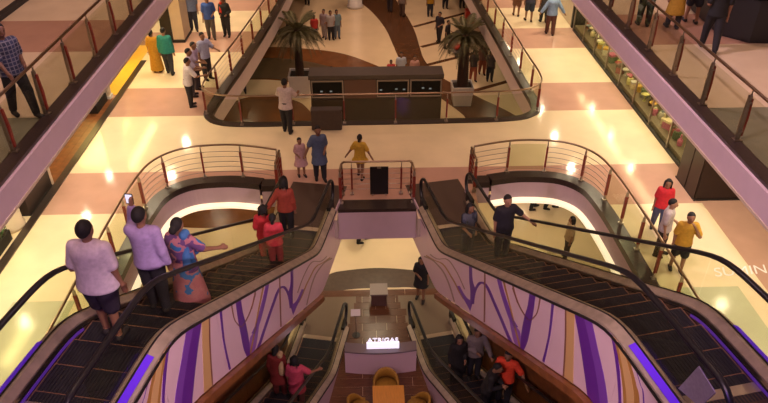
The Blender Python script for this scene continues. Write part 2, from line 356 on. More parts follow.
# ------------------------------------------------------------------ escalators
PHI = math.radians(10.97); XC = 1.949; TAN = 0.582; S1 = 0.71; KS = 0.14
sp_ = lambda x: KS * np.logaddexp(0, x / KS)
def zfun(h):
    s2 = S1 + h / TAN
    return (lambda s: float(TAN * (sp_(s - S1) - sp_(s - s2)))), s2
RIBS = [
    ('pd',[(6.46,0.12),(6.75,-0.37),(7.07,-0.96),(7.21,-1.21)],[(6.68,0.13),(6.96,-0.28),(7.3,-0.77),(7.52,-1.15)]),
    ('pm',[(6.68,0.13),(6.96,-0.28),(7.3,-0.77),(7.52,-1.15)],[(6.86,0.13),(7.13,-0.26),(7.47,-0.67),(7.72,-1.1)]),
    ('pd',[(7.26,0.13),(7.39,0.0),(7.58,-0.28),(7.74,-0.59),(7.95,-1.1)],[(7.35,0.13),(7.48,0.0),(7.63,-0.23),(7.78,-0.54),(8.0,-1.1)]),
    ('go',[(7.35,0.13),(7.48,0.0),(7.65,-0.2),(7.82,-0.5),(8.05,-1.1)],[(7.42,0.13),(7.56,0.0),(7.73,-0.21),(7.87,-0.44),(8.12,-1.1)]),
    ('ta',[(7.42,0.13),(7.56,0.0),(7.73,-0.21),(7.87,-0.44),(8.12,-1.1)],[(7.6,0.13),(7.72,0.02),(7.85,-0.1),(7.99,-0.32),(8.3,-1.1)]),
    ('go',[(7.6,0.13),(7.72,0.02),(7.85,-0.1),(7.99,-0.32),(8.3,-1.1)],[(7.67,0.13),(7.81,0.03),(7.94,-0.08),(8.07,-0.24),(8.42,-1.1)]),
    ('pd',[(7.8,0.12),(7.98,0.0),(8.11,-0.15),(8.5,-1.1)],[(7.82,0.12),(8.0,0.0),(8.13,-0.14),(8.53,-1.1)]),
    ('br',[(6.23,0.13),(6.38,-0.42),(6.52,-1.1)],[(6.27,0.13),(6.42,-0.4),(6.56,-1.09)]),
    ('ta',[(6.27,0.13),(6.42,-0.4),(6.56,-1.09)],[(6.47,0.13),(6.59,-0.33),(6.79,-1.1)]),
    ('pd',[(5.87,0.13),(5.95,-0.49),(5.92,-1.07)],[(5.94,0.13),(6.0,-0.47),(5.98,-1.07)]),
    ('pl',[(4.66, -0.649), (4.78, -0.849), (4.95, -1.068), (5.2, -1.193)],[(4.87, -0.731), (5.02, -0.738), (5.13, -0.832), (5.22, -1.185)]),
    ('pm',[(3.91, 0.198), (4.12, -0.095), (4.4, -0.408), (4.66, -0.649), (4.88, -0.767)],[(4.1, 0.177), (4.28, -0.058), (4.54, -0.339), (4.79, -0.575), (5.01, -0.703)]),
    ('pd',[(5.2, 0.197), (5.21, -0.159), (5.16, -0.45), (5.15, -0.824), (5.2, -1.193)],[(5.39, 0.186), (5.41, -0.235), (5.4, -0.58), (5.38, -0.888), (5.28, -1.2)]),
    ('pd',[(2.64, 0.207), (2.74, -0.261), (2.85, -0.535), (2.93, -1.022)],[(2.79, 0.209), (2.9, -0.215), (3.08, -0.429), (3.0, -0.813)]),
    ('pm',[(2.09, -0.583), (2.43, -0.771), (2.74, -0.921), (2.93, -1.022)],[(2.24, -0.54), (2.53, -0.689), (2.77, -0.749), (2.95, -0.724)]),
    ('pd',[(3.09, -0.795), (3.1, -0.581), (3.16, -0.386), (3.3, -0.227), (3.44, -0.189), (3.63, -0.269), (3.9, -0.467), (4.31, -0.775), (4.66, -1.049), (4.9, -1.219)],[(2.96, -0.82), (2.97, -0.605), (3.04, -0.396), (3.22, -0.191), (3.5, -0.134), (3.72, -0.212), (3.99, -0.409), (4.4, -0.718), (4.75, -0.991), (4.98, -1.155)]),
    ('go',[(4.21, 0.103), (4.55, -0.315), (4.83, -0.698), (5.16, -1.12)],[(4.27, 0.128), (4.6, -0.294), (4.88, -0.667), (5.21, -1.089)]),
    ('br',[(4.6, 0.036), (4.8, -0.16), (4.98, -0.305), (5.21, -0.419), (5.36, -0.436), (5.47, -0.33), (5.55, -0.167), (5.56, 0.147)],[(4.65, 0.047), (4.84, -0.144), (5.02, -0.288), (5.24, -0.396), (5.35, -0.41), (5.44, -0.323), (5.52, -0.179), (5.52, 0.151)]),
    ('br',[(3.39, 0.22), (3.5, -0.314), (3.64, -1.075)],[(3.44, 0.231), (3.56, -0.299), (3.7, -1.06)]),
    ('br',[(4.54, 0.161), (4.7, -0.052), (4.86, -0.225)],[(4.58, 0.178), (4.74, -0.035), (4.89, -0.203)]),
    ('gr',[(-0.38, -0.91), (0.43, -0.44), (1.0, -0.398), (1.51, -0.656), (1.97, -1.073)],[(-0.34, -0.84), (0.49, -0.375), (1.07, -0.356), (1.59, -0.622), (2.04, -1.044)]),
    ('go',[(-0.22, -0.75), (0.87, -0.226), (1.69, -0.45), (2.23, -0.725), (2.5, -0.842)],[(-0.18, -0.69), (0.92, -0.189), (1.75, -0.415), (2.29, -0.7), (2.55, -0.811)]),
    ('gr',[(0.11, -0.461), (1.21, -0.033), (1.92, -0.204), (2.51, -0.568)],[(0.13, -0.421), (1.24, -0.0), (1.96, -0.178), (2.56, -0.547)])]
class Esc:
    """frame of one escalator: s runs up the slope, off is positive away from the hall's axis"""
    def __init__(e, side, z0, h, off0):
        e.side, e.z0, e.h, e.off0 = side, z0, h, off0; e.zf, e.s2 = zfun(h)
        e.d = Vector((side * math.sin(PHI), -math.cos(PHI), 0)); e.n = Vector((side * math.cos(PHI), math.sin(PHI), 0)); e.o = Vector((side * XC, 13, 0))
    def P(e, s, off, dz=0.0, flat=False): 
        p = e.o + e.d * s + e.n * (off + e.off0); p.z = e.z0 + (0 if flat else e.zf(s)) + dz; return p
    def rotz(e): return math.atan2(e.d.y, e.d.x) + PI / 2     # a person facing the -Y of its own frame looks up the slope
def band(e, ss, prof):       # closed cross-section (off, dz) swept along s
    m = MB(); m.sweep([[e.P(s, a, b) for a, b in prof] for s in ss]); return m
def escalator(side, z0, h, off0, upper, label):
    e = Esc(side, z0, h, off0); S0, SE = -1.0, e.s2 + 1.55
    root = empty('escalator', e.P(0, 0, 0, True), 0, label, 'escalator', 'escalators of the atrium')
    inv = Matrix.Translation(-Vector(root.location))
    def part(mb, name, m, smooth=False, parent=None):
        o = mb.build(name, m, parent or root, smooth)
        if parent is None: o.matrix_parent_inverse = inv
        else: o.matrix_parent_inverse = (Matrix.Translation(Vector(root.location)) @ Matrix.Translation(Vector((0, 0, 0)))).inverted() if False else Matrix.Identity(4)
        return o
    ss = list(np.arange(S0, SE + .01, 0.16))
    sbody = list(np.arange(-1.7, SE + .5, 0.16))
    low = 1.1
    # cladding panels on both flanks
    for sg in (-1, 1):
        edges = list(np.arange(-1.7, SE + .6, 1.55)) if upper else list(np.arange(-0.4, SE, 1.6))
        for a, b in zip(edges, edges[1:]):
            sa = list(np.linspace(a + .003, b - .003, 12))
            lo = (lambda s: -low) if upper else (lambda s: -min(low, e.zf(s) + 0.0 + (0.0)))
            o0, o1 = sorted((sg * .71, sg * .74))
            m = MB(); m.sweep([[e.P(s, o0, lo(s)), e.P(s, o1, lo(s)), e.P(s, o1, 0.13), e.P(s, o0, 0.13)] for s in sa])
            part(m, 'cladding_panel', PNL)
    if not upper:   # dark wood wall that closes the flight's outer side up to the truss above
        wl = list(np.arange(-0.3, SE, 1.5))
        for a, b in zip(wl, wl[1:]):
            m = MB(); m.sweep([[e.P(s, .84, -min(low, e.zf(s))), e.P(s, .88, -min(low, e.zf(s))), e.P(s, .88, 2.84), e.P(s, .84, 2.84)] for s in np.linspace(a + .004, b - .004, 9)]); part(m, 'wall_panel', WOODT)
    if upper: part(band(e, sbody, [(-.71, -low), (.71, -low), (.71, -low + .04), (-.71, -low + .04)]), 'soffit', PNL)
    for sg in (-1, 1):
        q = lambda *t: [(sg * a, b) for a, b in t]
        part(band(e, ss, q((.505, -.12), (.525, -.12), (.525, .14), (.505, .14))), 'skirt', STEEL)
        part(band(e, ss, q((.505, .14), (.57, .20), (.63, .20), (.74, .13), (.74, .16), (.63, .235), (.57, .235), (.505, .165))), 'deck', STEELD)
        part(band(e, ss, q((.735, .085), (.752, .085), (.752, .13), (.735, .13))), 'deck_edge', BLACK)
        part(band(e, ss, q((.612, .236), (.632, .236), (.632, .246), (.612, .246))), 'glass_gasket', BLACK)
        g0 = S0 + .1
        ge = list(np.arange(g0, SE - .05, (SE - .1 - g0) / 6))
        ge = list(np.linspace(g0, SE - .15, 7))
        for a, b in zip(ge, ge[1:]):
            part(band(e, list(np.linspace(a + .008, b - .008, 8)), q((.594, .23), (.606, .23), (.606, .92), (.594, .92))), 'glass_panel', GLASS)
        # handrail with both newel loops
        path = []
        for k in range(13):
            a = -PI / 2 - PI * k / 12 if False else PI * 1.5 - PI * k / 12
            path.append(e.P(S0, sg * .6, 0.595) + e.d * (math.cos(a) * .35) + Vector((0, 0, math.sin(a) * .35)))
        path += [e.P(s, sg * .6, .945) for s in np.arange(S0 + .15, SE - .1, .14)]
        for k in range(13):
            a = PI / 2 - PI * k / 12
            path.append(e.P(SE, sg * .6, 0.595) + e.d * (math.cos(a) * .35) + Vector((0, 0, math.sin(a) * .35)))
        part(MB().tube(path, .043, 8, flat=.7), 'handrail', RUBBER, True)
        # black newel box where the handrail dives into the deck
        part(band(e, [S0 - .2, S0, S0 + .2], q((.555, .10), (.645, .10), (.645, .33), (.555, .33))), 'newel_inlet', BLACK)
        if upper:   # glowing strip that paints a violet reflection on the deck at the head
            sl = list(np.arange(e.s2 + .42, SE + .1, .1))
            part(band(e, sl, q((.64, .238), (.715, .205), (.715, .215), (.64, .247))), 'reflection_strip', DECKREFL)
            part(band(e, list(np.arange(e.s2 - .1, SE, .12)), q((.495, .02), (.504, .02), (.504, .06), (.495, .06))), 'skirt_light', mat('dim_violet_line', (.12, .04, .3), .4, emit=(.10, .03, .35), es=.35))
            part(band(e, list(np.arange(-1.2, SE, .2)), q((.498, .07), (.506, .07), (.506, .085), (.498, .085))), 'skirt_brush', BLACK)
    # steps
    sc, st = -0.30, e.s2 + 1.15
    if not upper: sc = -0.62
    tread = MB(); L = 0.40
    tread.box(-.495, .495, 0.012, L - .002, -.03, 0, 0); tread.box(-.47, .47, .012, .05, -.30, -.03, 0)
    for k in range(-11, 12): tread.box(k * .0425 - .011, k * .0425 + .011, .02, L - .01, 0, .006, 0)
    tread.box(-.495, .495, .0, .012, -.02, .002, 1); tread.box(-.495, -.468, .012, L, 0, .004, 1); tread.box(.468, .495, .012, L, 0, .004, 1)
    stm = tread.mesh('step', [STEPM, STEPL])
    s = sc
    while s < st - .01:
        o = put('step', stm, root); p = e.P(s, 0, 0); p.z = e.z0 + e.zf(min(s + .2, st))
        o.matrix_parent_inverse = inv; o.location = p; o.rotation_euler = (0, 0, math.atan2(e.d.y, e.d.x) - PI / 2)
        s += L
    def plate(a, b, m, nm, z=.004, wd=.74):
        mb = MB(); mb.sweep([[e.P(t, -wd, -.05, True), e.P(t, wd, -.05, True), e.P(t, wd, z, True), e.P(t, -wd, z, True)] for t in (a, b)]); return mb
    part(plate(-2.35 if upper else -2.5, sc - .08, None, '', .006), 'landing_plate', PLATE if upper else PLATEL)
    part(plate(sc - .08, sc + .06, None, '', .014, .5), 'comb', COMB)
    mb = MB(); zt = e.h
    mb.sweep([[e.P(t, -.74, zt - .05, True), e.P(t, .74, zt - .05, True), e.P(t, .74, zt + .004, True), e.P(t, -.74, zt + .004, True)] for t in (st, st + 1.4)]); part(mb, 'landing_plate', PLATE)
    mb = MB(); mb.sweep([[e.P(t, -.5, zt, True), e.P(t, .5, zt, True), e.P(t, .5, zt + .014, True), e.P(t, -.5, zt + .014, True)] for t in (st - .08, st + .05)]); part(mb, 'comb', COMB)
    # dark truss pan below the steps
    part(band(e, sbody, [(-.52, -.40), (.52, -.40), (.52, -.34), (-.52, -.34)]), 'truss_pan', BLACK)
    if upper:
        part(band(e, list(np.arange(0.9, SE, .2)), [(-.74, -low - .02), (-.84, -low - .02), (-.84, -low - .17), (-.74, -low - .17)]), 'wood_trim', WOODT)
        for i, (mk, A, B) in enumerate(RIBS):
            A2 = smooth_poly([(a[0], a[1], 0) for a in A], 6, False); B2 = smooth_poly([(a[0], a[1], 0) for a in B], 6, False)
            zt_ = .0035 + .0006 * (i % 5)
            cl = lambda v: max(-low, min(.13, v))
            m = MB(); m.sweep([[e.P(a[0], -.74, cl(a[1])), e.P(b[0], -.74, cl(b[1])), e.P(b[0], -.74 - zt_, cl(b[1])), e.P(a[0], -.74 - zt_, cl(a[1]))] for a, b in zip(A2, B2)])
            part(m, 'printed_ribbon', MOT[mk])
    return e, root
EUL, _ = escalator(-1, ZB, ZU - ZB, 0, True, 'upper escalator on the left, carrying a man in white shirt and shorts')
EUR, _ = escalator(1, ZB, ZU - ZB, 0, True, 'upper escalator on the right, carrying a couple in dark blue')
ELL, _ = escalator(-1, 0, 4.0, -.22, False, 'lower escalator on the left with women in red and pink')
ELR, _ = escalator(1, 0, 4.0, -.22, False, 'lower escalator on the right with a man in orange polo shirt')

# ------------------------------------------------------------------ railings
POST = MB(); POST.box(-.012, .012, -.032, .032, 0, .93, 0); POST.box(-.05, .05, -.06, .06, 0, .03, 0); POST.box(-.008, .008, -.02, .02, .93, 1.0, 0)
POSTM = POST.mesh('post', [STEEL])
PIN = MB(); PIN.box(-.022, .022, -.036, .036, .16, .80); PINM = PIN.mesh('post_insert', REDW)
UPOST = MB()
UPOST.add([(-.02, -.03, 0), (.02, -.03, 0), (.02, .05, 0), (-.02, .05, 0), (-.02, -.055, .5), (.02, -.055, .5), (.02, .055, .5), (-.02, .055, .5), (-.02, -.02, .93), (.02, -.02, .93), (.02, .04, .93), (-.02, .04, .93)],
          [(3, 2, 1, 0), (0, 1, 5, 4), (1, 2, 6, 5), (2, 3, 7, 6), (3, 0, 4, 7), (4, 5, 9, 8), (5, 6, 10, 9), (6, 7, 11, 10), (7, 4, 8, 11), (8, 9, 10, 11)])
UPOST.box(-.06, .06, -.08, .08, 0, .04); UPOST.box(-.01, .01, -.01, .01, .93, 1.06)
for z in (.2, .78): UPOST.box(-.07, .07, -.012, .012, z, z + .035)
UPOSTM = UPOST.mesh('post', STEEL)
UPIN = MB(); UPIN.add([(-.026, -.062, .12), (.026, -.062, .12), (.026, -.03, .12), (-.026, -.03, .12), (-.026, -.072, .5), (.026, -.072, .5), (.026, -.03, .5), (-.026, -.03, .5), (-.026, -.05, .86), (.026, -.05, .86), (.026, -.018, .86), (-.026, -.018, .86)],
          [(3, 2, 1, 0), (0, 1, 5, 4), (1, 2, 6, 5), (2, 3, 7, 6), (3, 0, 4, 7), (4, 5, 9, 8), (5, 6, 10, 9), (6, 7, 11, 10), (7, 4, 8, 11), (8, 9, 10, 11)])
UPINM = UPIN.mesh('post_insert', REDW)
def railing(path, z, label, posts, rods, glassm=GLASS, H=1.0, big=False, tube=.028, tm=STEELB):
    """path: 2-D line; posts: fractions of its length; rods(i) says whether bay i has rods or a glass pane"""
    P = [Vector((p[0], p[1], 0)) for p in path]; L = [0]
    for a, b in zip(P, P[1:]): L.append(L[-1] + (b - a).length)
    def at(t):
        t = max(0, min(L[-1], t)); j = 0
        while j < len(L) - 2 and L[j + 1] < t: j += 1
        return P[j].lerp(P[j + 1], (t - L[j]) / max(1e-9, L[j + 1] - L[j])), (P[j + 1] - P[j]).normalized()
    root = empty('railing', (*path[0], z), 0, label, 'railing', 'steel railings along the voids')
    inv = Matrix.Translation((-path[0][0], -path[0][1], -z))
    def part(mb, nm, m, sm=False): o = mb.build(nm, m, root, sm); o.matrix_parent_inverse = inv; return o
    tr = list(np.linspace(0, L[-1], max(3, int(L[-1] / .15))))
    part(MB().tube([at(t)[0] + Vector((0, 0, z + H)) for t in tr], tube, 8), 'handrail', tm, True)
    ts = [f * L[-1] for f in posts]
    for t in ts:
        p, d = at(t); o = put('post', UPOSTM if big else POSTM, root); o.matrix_parent_inverse = inv
        o.location = (p.x, p.y, z + .03); o.rotation_euler = (0, 0, math.atan2(d.y, d.x)); o.scale = (1, 1, H / (1.08 if big else 1.03))
        put('post_insert', UPINM if big else PINM, o)
    for i, (a, b) in enumerate(zip(ts, ts[1:])):
        q = list(np.linspace(a, b, max(2, int((b - a) / .12))))
        if rods(i):
            for k in range(5):
                part(MB().tube([at(t)[0] + Vector((0, 0, z + .18 + k * .155)) for t in q], .008, 6), 'rod', STEEL, True)
        else:
            m = MB(); g = .04; q = list(np.linspace(a + g, b - g, max(2, int((b - a) / .15))))
            secs = []
            for t in q:
                p, d = at(t); nn = Vector((-d.y, d.x, 0)) * .006
                secs.append([p - nn + Vector((0, 0, z + .09)), p + nn + Vector((0, 0, z + .09)), p + nn + Vector((0, 0, z + H - .12)), p - nn + Vector((0, 0, z + H - .12))])
            part(m.sweep(secs), 'glass_panel', glassm)
    return root
lin = lambda n: [i / n for i in range(n + 1)]
vr = [q[:2] for q in smooth_poly([(p[0] - .05 if p[0] > 4 else p[0], p[1] - .02) for p in side_curve], 6, False)][6:]
railing(vr, ZB, 'curved railing around the right escalator opening, partly glazed', lin(11), lambda i: i in (7, 8, 10), GLASSG)
railing([(-x, y) for x, y in vr], ZB, 'curved railing around the left escalator opening with steel rods', lin(11), lambda i: i in (7, 8, 9, 10), GLASSG)
for sx, nm in ((-1, 'short railing return beside the red-clad woman stepping off the left escalator'), (1, 'short railing return at the foot of the right upper escalator')):
    railing([(sx * 2.52, 15.40), (sx * 2.56, 14.75)], ZB, nm, [0.02, .98], lambda i: True)
railing([(-.92, 14.30), (-.88, 14.75), (.90, 14.75), (.94, 14.30)], ZB, 'small square railing with black board between the escalators', [0.01, .24, .40, .71, .85, .99] if False else [0.005, .17, .26, .735, .83, .995], lambda i: True)
fv = far_void; i0 = max(range(len(fv)), key=lambda i: fv[i][1] if abs(fv[i][0]) < 1 else -1)
ring = fv[i0:] + fv[:i0]
ring = [p for p in inset(ring, .1)]
railing(ring + [ring[0]], ZB, 'glazed railing around the far opening above palms and kiosk', lin(48), lambda i: i in (17, 18, 29, 30), GLASS, tm=STEELB)
for sx, nm in ((-1, 'gallery railing on the left beside the man in plaid shirt'), (1, 'gallery railing on the right in front of the black-clad walker')):
    railing([(sx * 6.42, y) for y in np.arange(4.6, 30.1, .5)], ZU, nm, lin(17), lambda i: False, GLASS, 1.05, True, .03, STEELB)

# ------------------------------------------------------------------ downlights in the soffits
DL = MB(); DL.lathe([(.001, 0), (.085, 0), (.085, -.012), (.001, -.012)], 14, 1); DL.lathe([(.085, 0), (.12, 0), (.115, -.02), (.085, -.015)], 14, 0)
DLM = DL.mesh('downlight', [WHITE, LAMPM])
def downlight(x, y, z, power, col=WARM, spread=150, nm='soffit of the gallery'):
    o = put('downlight', DLM, None, (x, y, z)); tag(o, 'round recessed downlight in the ' + nm, 'downlight', 'downlights in the ' + nm)
    a = area('downlight_lamp', (0, 0, -.03), .2, power, col, spread=spread); a.parent = o
for y in np.arange(6.2, 34, 2.5):
    for x in (-9.6, -7.35, 7.35, 9.6):
        downlight(x, float(y), ZU - .51, (44 if x < 0 else 40) if abs(x) < 8 else 18)
for y in (16.6, 18.3, 21, 24, 28, 33):
    for x in (-6.6, -3.6, 0.0, 3.6, 6.6):
        if 18.5 < y and abs(x) < 5.9: continue
        downlight(x, y, ZB - .57, 25 if abs(x) < 1 else 15, nm='soffit over the ground floor')
for x in (-8, 8):
    for y in (8, 11, 14): downlight(x, y, ZB - .57, 15, nm='soffit over the ground floor')
for y in np.arange(7, 34, 3.0):
    for x in (-8.5, 8.5): area('roof_lamp', (x, float(y), 13.0), .5, 26, WARM2, spread=120)
#PART2
# ------------------------------------------------------------------ kiosk on the ground floor
ks = empty('kiosk', (0.25, 26.85, 0), 0, 'long dark brown kiosk with three black screens below the far railing', 'kiosk')
def ch(mb, nm, m, root, sm=False): return mb.build(nm, m, root, sm)
ch(MB().box(-2.80, 2.80, -.40, .40, 0.0, 2.18), 'body', DKBROWN, ks)
ch(MB().box(-2.86, 2.86, -.44, .50, 2.18, 2.36), 'top_slab', KTOP, ks)
ch(MB().box(-2.84, 2.84, -.43, -.40, 0, .12), 'plinth', BLACK, ks)
ch(MB().box(-1.36, -.02, -.425, -.40, 1.30, 2.16), 'front_panel', mat('brown_panel', (0.11, 0.05, 0.035), .4), ks)
LEDS = mat('screen_glow', (.02, .02, .03), .3, emit=(.7, .75, .7), es=.25)
for x0, x1, pts in ((-2.76, -1.40, ((.3, .35), (.62, .35))), (0.02, 1.38, ((.1, .4), (.62, .45), (.88, .42))), (1.44, 2.78, ((.4, .5), (.65, .45)))):
    f = MB()
    for q in ((x0, x1, 1.36, 1.42), (x0, x1, 2.08, 2.14), (x0, x0 + .05, 1.42, 2.08), (x1 - .05, x1, 1.42, 2.08)): f.box(q[0], q[1], -.45, -.40, q[2], q[3])
    fr = ch(f, 'screen_frame', mat('screen_frame_grey', (.26, .20, .16), .4), ks)
    sc_ = ch(MB().box(x0 + .05, x1 - .05, -.43, -.40, 1.42, 2.08), 'screen', SCREEN, ks)
    for u, v in pts:
        xx = x0 + .05 + u * (x1 - x0 - .1); zz = 1.42 + v * .66
        ch(MB().box(xx - .05, xx + .05, -.434, -.43, zz - .03, zz + .03), 'screen_glow', LEDS, sc_)
for i in range(4):
    x = -2.1 + i * 1.4; ch(MB().box(x - .66, x + .66, -.42, -.40, .16, 1.26), 'cabinet_door', DKBROWN, ks)
# ------------------------------------------------------------------ palms in planters
def planter(x, y, wd, h, label):
    o = empty('planter', (x, y, 0), 0, label, 'planter', 'planters of the palms'); a = wd * .40; b = wd * .5
    m = MB(); secs = [[(-r, -r, z), (r, -r, z), (r, r, z), (-r, r, z)] for r, z in ((a, 0), (b, h), (b * .88, h), (b * .86, h - .12))]
    m.sweep(secs); ch(m, 'pot', WHITE, o); ch(MB().box(-b * .86, b * .86, -b * .86, b * .86, h - .13, h - .1), 'soil', SOIL, o)
def frond_mesh(L, droop, seed):
    r = random.Random(seed); m = MB(); N = 16; pts = []
    for i in range(N + 1):
        t = i / N; pts.append(Vector((L * (t - .12 * t * t), 0, L * (.62 * t - droop * t * t))))
    m.tube(pts, [.022 * (1 - .8 * i / N) for i in range(N + 1)], 5)
    for i in range(2, N + 1):
        for k in (0, .5):
            t = i - k; j = int(t) if t < N else N - 1; p = pts[j].lerp(pts[min(j + 1, N)], t - j); d = (pts[min(j + 1, N)] - pts[max(j - 1, 0)]).normalized()
            ll = (.34 * math.sin(PI * min(1, (t / N) * .9 + .1)) + .08) * L * .62
            for sg in (-1, 1):
                q = (Vector((0, sg, 0)) * .85 + d * .75 + Vector((0, 0, -.25 + .25 * r.random()))).normalized()
                tip = p + q * ll + Vector((0, 0, -.1 * ll)); wv = d * .017
                m.add([p - wv, p + wv, p.lerp(tip, .5) + wv * .9 + Vector((0, 0, .02)), tip, p.lerp(tip, .5) - wv * .9], [(0, 1, 2, 3, 4)])
    return m.mesh('frond', LEAF)
FR = [frond_mesh(1.35, .45, 1), frond_mesh(1.5, .95, 2), frond_mesh(1.35, 1.3, 3)]
def palm(x, y, z0, h, rt, label, seed, sc=1.0):
    r = random.Random(seed); o = empty('palm_tree', (x, y, z0), 0, label, 'palm', 'potted palms of the ground floor')
    m = MB(); prof = []; n = 26
    for i in range(n): 
        z = h * i / n; rr = rt * (1.05 - .25 * i / n); prof += [(rr * 1.12, z), (rr * .86, z + h / n * .85)]
    prof.append((rt * .9, h)); prof.append((.01, h + .15)); m.lathe([(0.01, 0)] + prof, 12); ch(m, 'trunk', TRUNK, o)
    for i in range(46):
        q = put('frond', FR[0 if i < 9 else (1 if i < 28 else 2)], o, (0, 0, h + .02 - .004 * i)); q.rotation_euler = (0, -.5 if i < 9 else 0, i * 2.399 + r.uniform(-.2, .2)); s = sc * r.uniform(.9, 1.12); q.scale = (s, s, s)
planter(-3.28, 29.8, 1.05, 1.1, 'white square planter left of the dark kiosk'); palm(-3.28, 29.8, 1.0, 2.1, .19, 'feathery palm in the planter left of the kiosk', 3, .90)
planter(4.25, 28.6, .98, .95, 'white square planter right of the dark kiosk'); palm(4.25, 28.6, .85, 2.35, .24, 'feathery palm with thick trunk right of the kiosk', 4, .92)
# ------------------------------------------------------------------ counter, lit sign, table and chairs under the middle landing
o = empty('counter', (0.03, 12.3, 0), 0, 'curved pale counter with grey top between the lower escalators', 'counter')
def arc_y(x): return -.10 * (1 - (x / .98) ** 2)
xs = list(np.linspace(-.93, .93, 15))
m = MB(); m.sweep([[(x, arc_y(x), .0), (x, arc_y(x) + .06, 0), (x, arc_y(x) + .06, .78), (x, arc_y(x), .78)] for x in xs]); ch(m, 'front_panel', PNL, o)
m = MB(); m.sweep([[(x, arc_y(x) - .03, .78), (x, arc_y(x) + .30, .78), (x, arc_y(x) + .30, .82), (x, arc_y(x) - .03, .82)] for x in xs]); ch(m, 'worktop', mat('grey_worktop', (.17, .13, .14), .35), o)
o2 = empty('lit_sign', (0.09, 12.36, .82), 0, 'small glowing white sign with tall letters on the counter', 'sign')
ch(MB().box(-.42, .42, -.03, .03, 0, .19), 'sign_box', SIGNW, o2)
def text_obj(body, size, m, name, parent, loc, rot, ext=.004):
    cu = bpy.data.curves.new(name, 'FONT'); cu.body = body; cu.size = size; cu.extrude = ext; cu.align_x = 'CENTER'; cu.shear = .35 if name == 'floor_sign_reflection' else 0; cu.align_y = 'BOTTOM'
    t = bpy.data.objects.new(name, cu); COL.objects.link(t)
    me = bpy.data.meshes.new_from_object(t.evaluated_get(bpy.context.evaluated_depsgraph_get())); bpy.data.objects.remove(t)
    me.materials.clear(); me.materials.append(m); q = put(name, me, parent, loc); q.rotation_euler = rot; return q
text_obj('ATRIGAS', .20, SIGNW, 'lettering', o2, (0, 0, .17), (PI / 2, 0, 0), .012)
t = empty('dining_table', (0.18, 10.75, 0), 0, 'square honey-coloured wooden table between mustard chairs', 'table')
ch(MB().box(-.38, .38, -.42, .42, .71, .75), 'table_top', TABLEW, t)
for sx in (-1, 1):
    for sy in (-1, 1): ch(MB().box(sx * .33 - .025, sx * .33 + .025, sy * .37 - .025, sy * .37 + .025, 0, .71), 'leg', BLACK, t)
def tub_chair(x, y, rz, label):
    c = empty('tub_chair', (x, y, 0), rz, label, 'chair', 'mustard tub chairs at the honey table')
    m = MB(); m.lathe([(.01, .36), (.25, .36), (.28, .40), (.27, .46), (.01, .48)], 18); ch(m, 'seat', MUST, c, True)
    m = MB(); secs = []
    for k in range(15):
        a = PI * (-.12 + 1.24 * k / 14); h = .46 + .30 * math.sin(max(0, min(PI, a))) ** .6
        secs.append([(r * math.cos(a), r * math.sin(a), z) for r, z in ((.27, .38), (.31, .38), (.335, h), (.30, h + .02), (.275, h))])
    m.sweep(secs); ch(m, 'backrest', MUST, c, True)
    for k in range(4):
        a = PI / 4 + k * PI / 2; m = MB(); m.tube([(.17 * math.cos(a), .17 * math.sin(a), .37), (.25 * math.cos(a), .25 * math.sin(a), 0)], .014, 6); ch(m, 'leg', BLACK, c)
tub_chair(0.14, 11.43, 0, 'mustard tub chair at the far edge of the honey table')
tub_chair(-.50, 10.75, PI / 2, 'mustard tub chair left of the honey table')
tub_chair(0.86, 10.75, -PI / 2, 'mustard tub chair right of the honey table')
o = empty('podium', (0.05, 15.0, 0), 0, 'small grey podium with dark front on the plank floor', 'podium')
ch(MB().box(-.22, .22, -.2, .2, .03, .46), 'body', mat('podium_brown', (.10, .05, .04), .4), o); ch(MB().box(-.26, .26, -.24, .26, .46, .51), 'top', mat('podium_grey', (.24, .18, .16), .4), o)
ch(MB().box(-.19, .19, -.17, .17, 0, .03), 'plinth', BLACK, o)
o = empty('notice_stand', (-.62, 13.65, 0), 0, 'white paper notice on a stand beside the lower left escalator', 'sign')
ch(MB().lathe([(.01, 0), (.12, 0), (.12, .015), (.01, .02)], 12), 'base', BLACK, o); ch(MB().tube([(0, 0, 0), (0, 0, .86)], .012, 6), 'pole', STEEL, o)
ch(MB().box(-.13, .13, -.10, .10, 0, .012, m=Matrix.Translation((0, 0, .86)) @ Matrix.Rotation(math.radians(25), 4, 'X')), 'sheet', mat('white_paper', (.62, .56, .56), .7), o)
# black board hung on the small landing railing
o = empty('notice_board', (0.07, 14.68, ZB + .04), 0, 'black board standing against the small landing railing', 'board')
ch(MB().box(-.235, .235, -.02, .02, .02, .84), 'board', BLACK, o); 
for x in (-.17, .17): ch(MB().box(x - .03, x + .03, -.04, .03, 0, .03), 'foot', STEEL, o)
ch(MB().box(-.05, .05, -.028, -.02, .80, .86), 'clip', STEEL, o)
# low dark cabinet in front of the far railing
o = empty('low_cabinet', (-1.43, 18.5, ZB), 0, 'low smoky brown cabinet against the far railing glass', 'cabinet')
ch(MB().box(-.46, .46, -.14, .12, .03, .66), 'body', mat('smoky_brown', (.05, .03, .022), .35, var=.15), o); ch(MB().box(-.47, .47, -.15, .13, .66, .69), 'lid', KTOP, o); ch(MB().box(-.43, .43, -.11, .1, 0, .03), 'plinth', BLACK, o)
# grey diamond plate modelling a reflection in the right escalator's glass
e = EUR
m = MB(); pts = [(8.54, .84), (8.83, .78), (8.73, .46), (8.40, .36)]
m.sweep([[e.P(a, off, 0, True) + Vector((0, 0, ZU - ZB + b)) for a, b in pts] for off in (-.63, -.615)])
tag(m.build('reflection_plate', mat('grey_glass_reflection', (.34, .31, .33), .5, var=.1, scale=30)), 'diamond-shaped grey reflection plate on the right escalator balustrade', 'reflection plate')
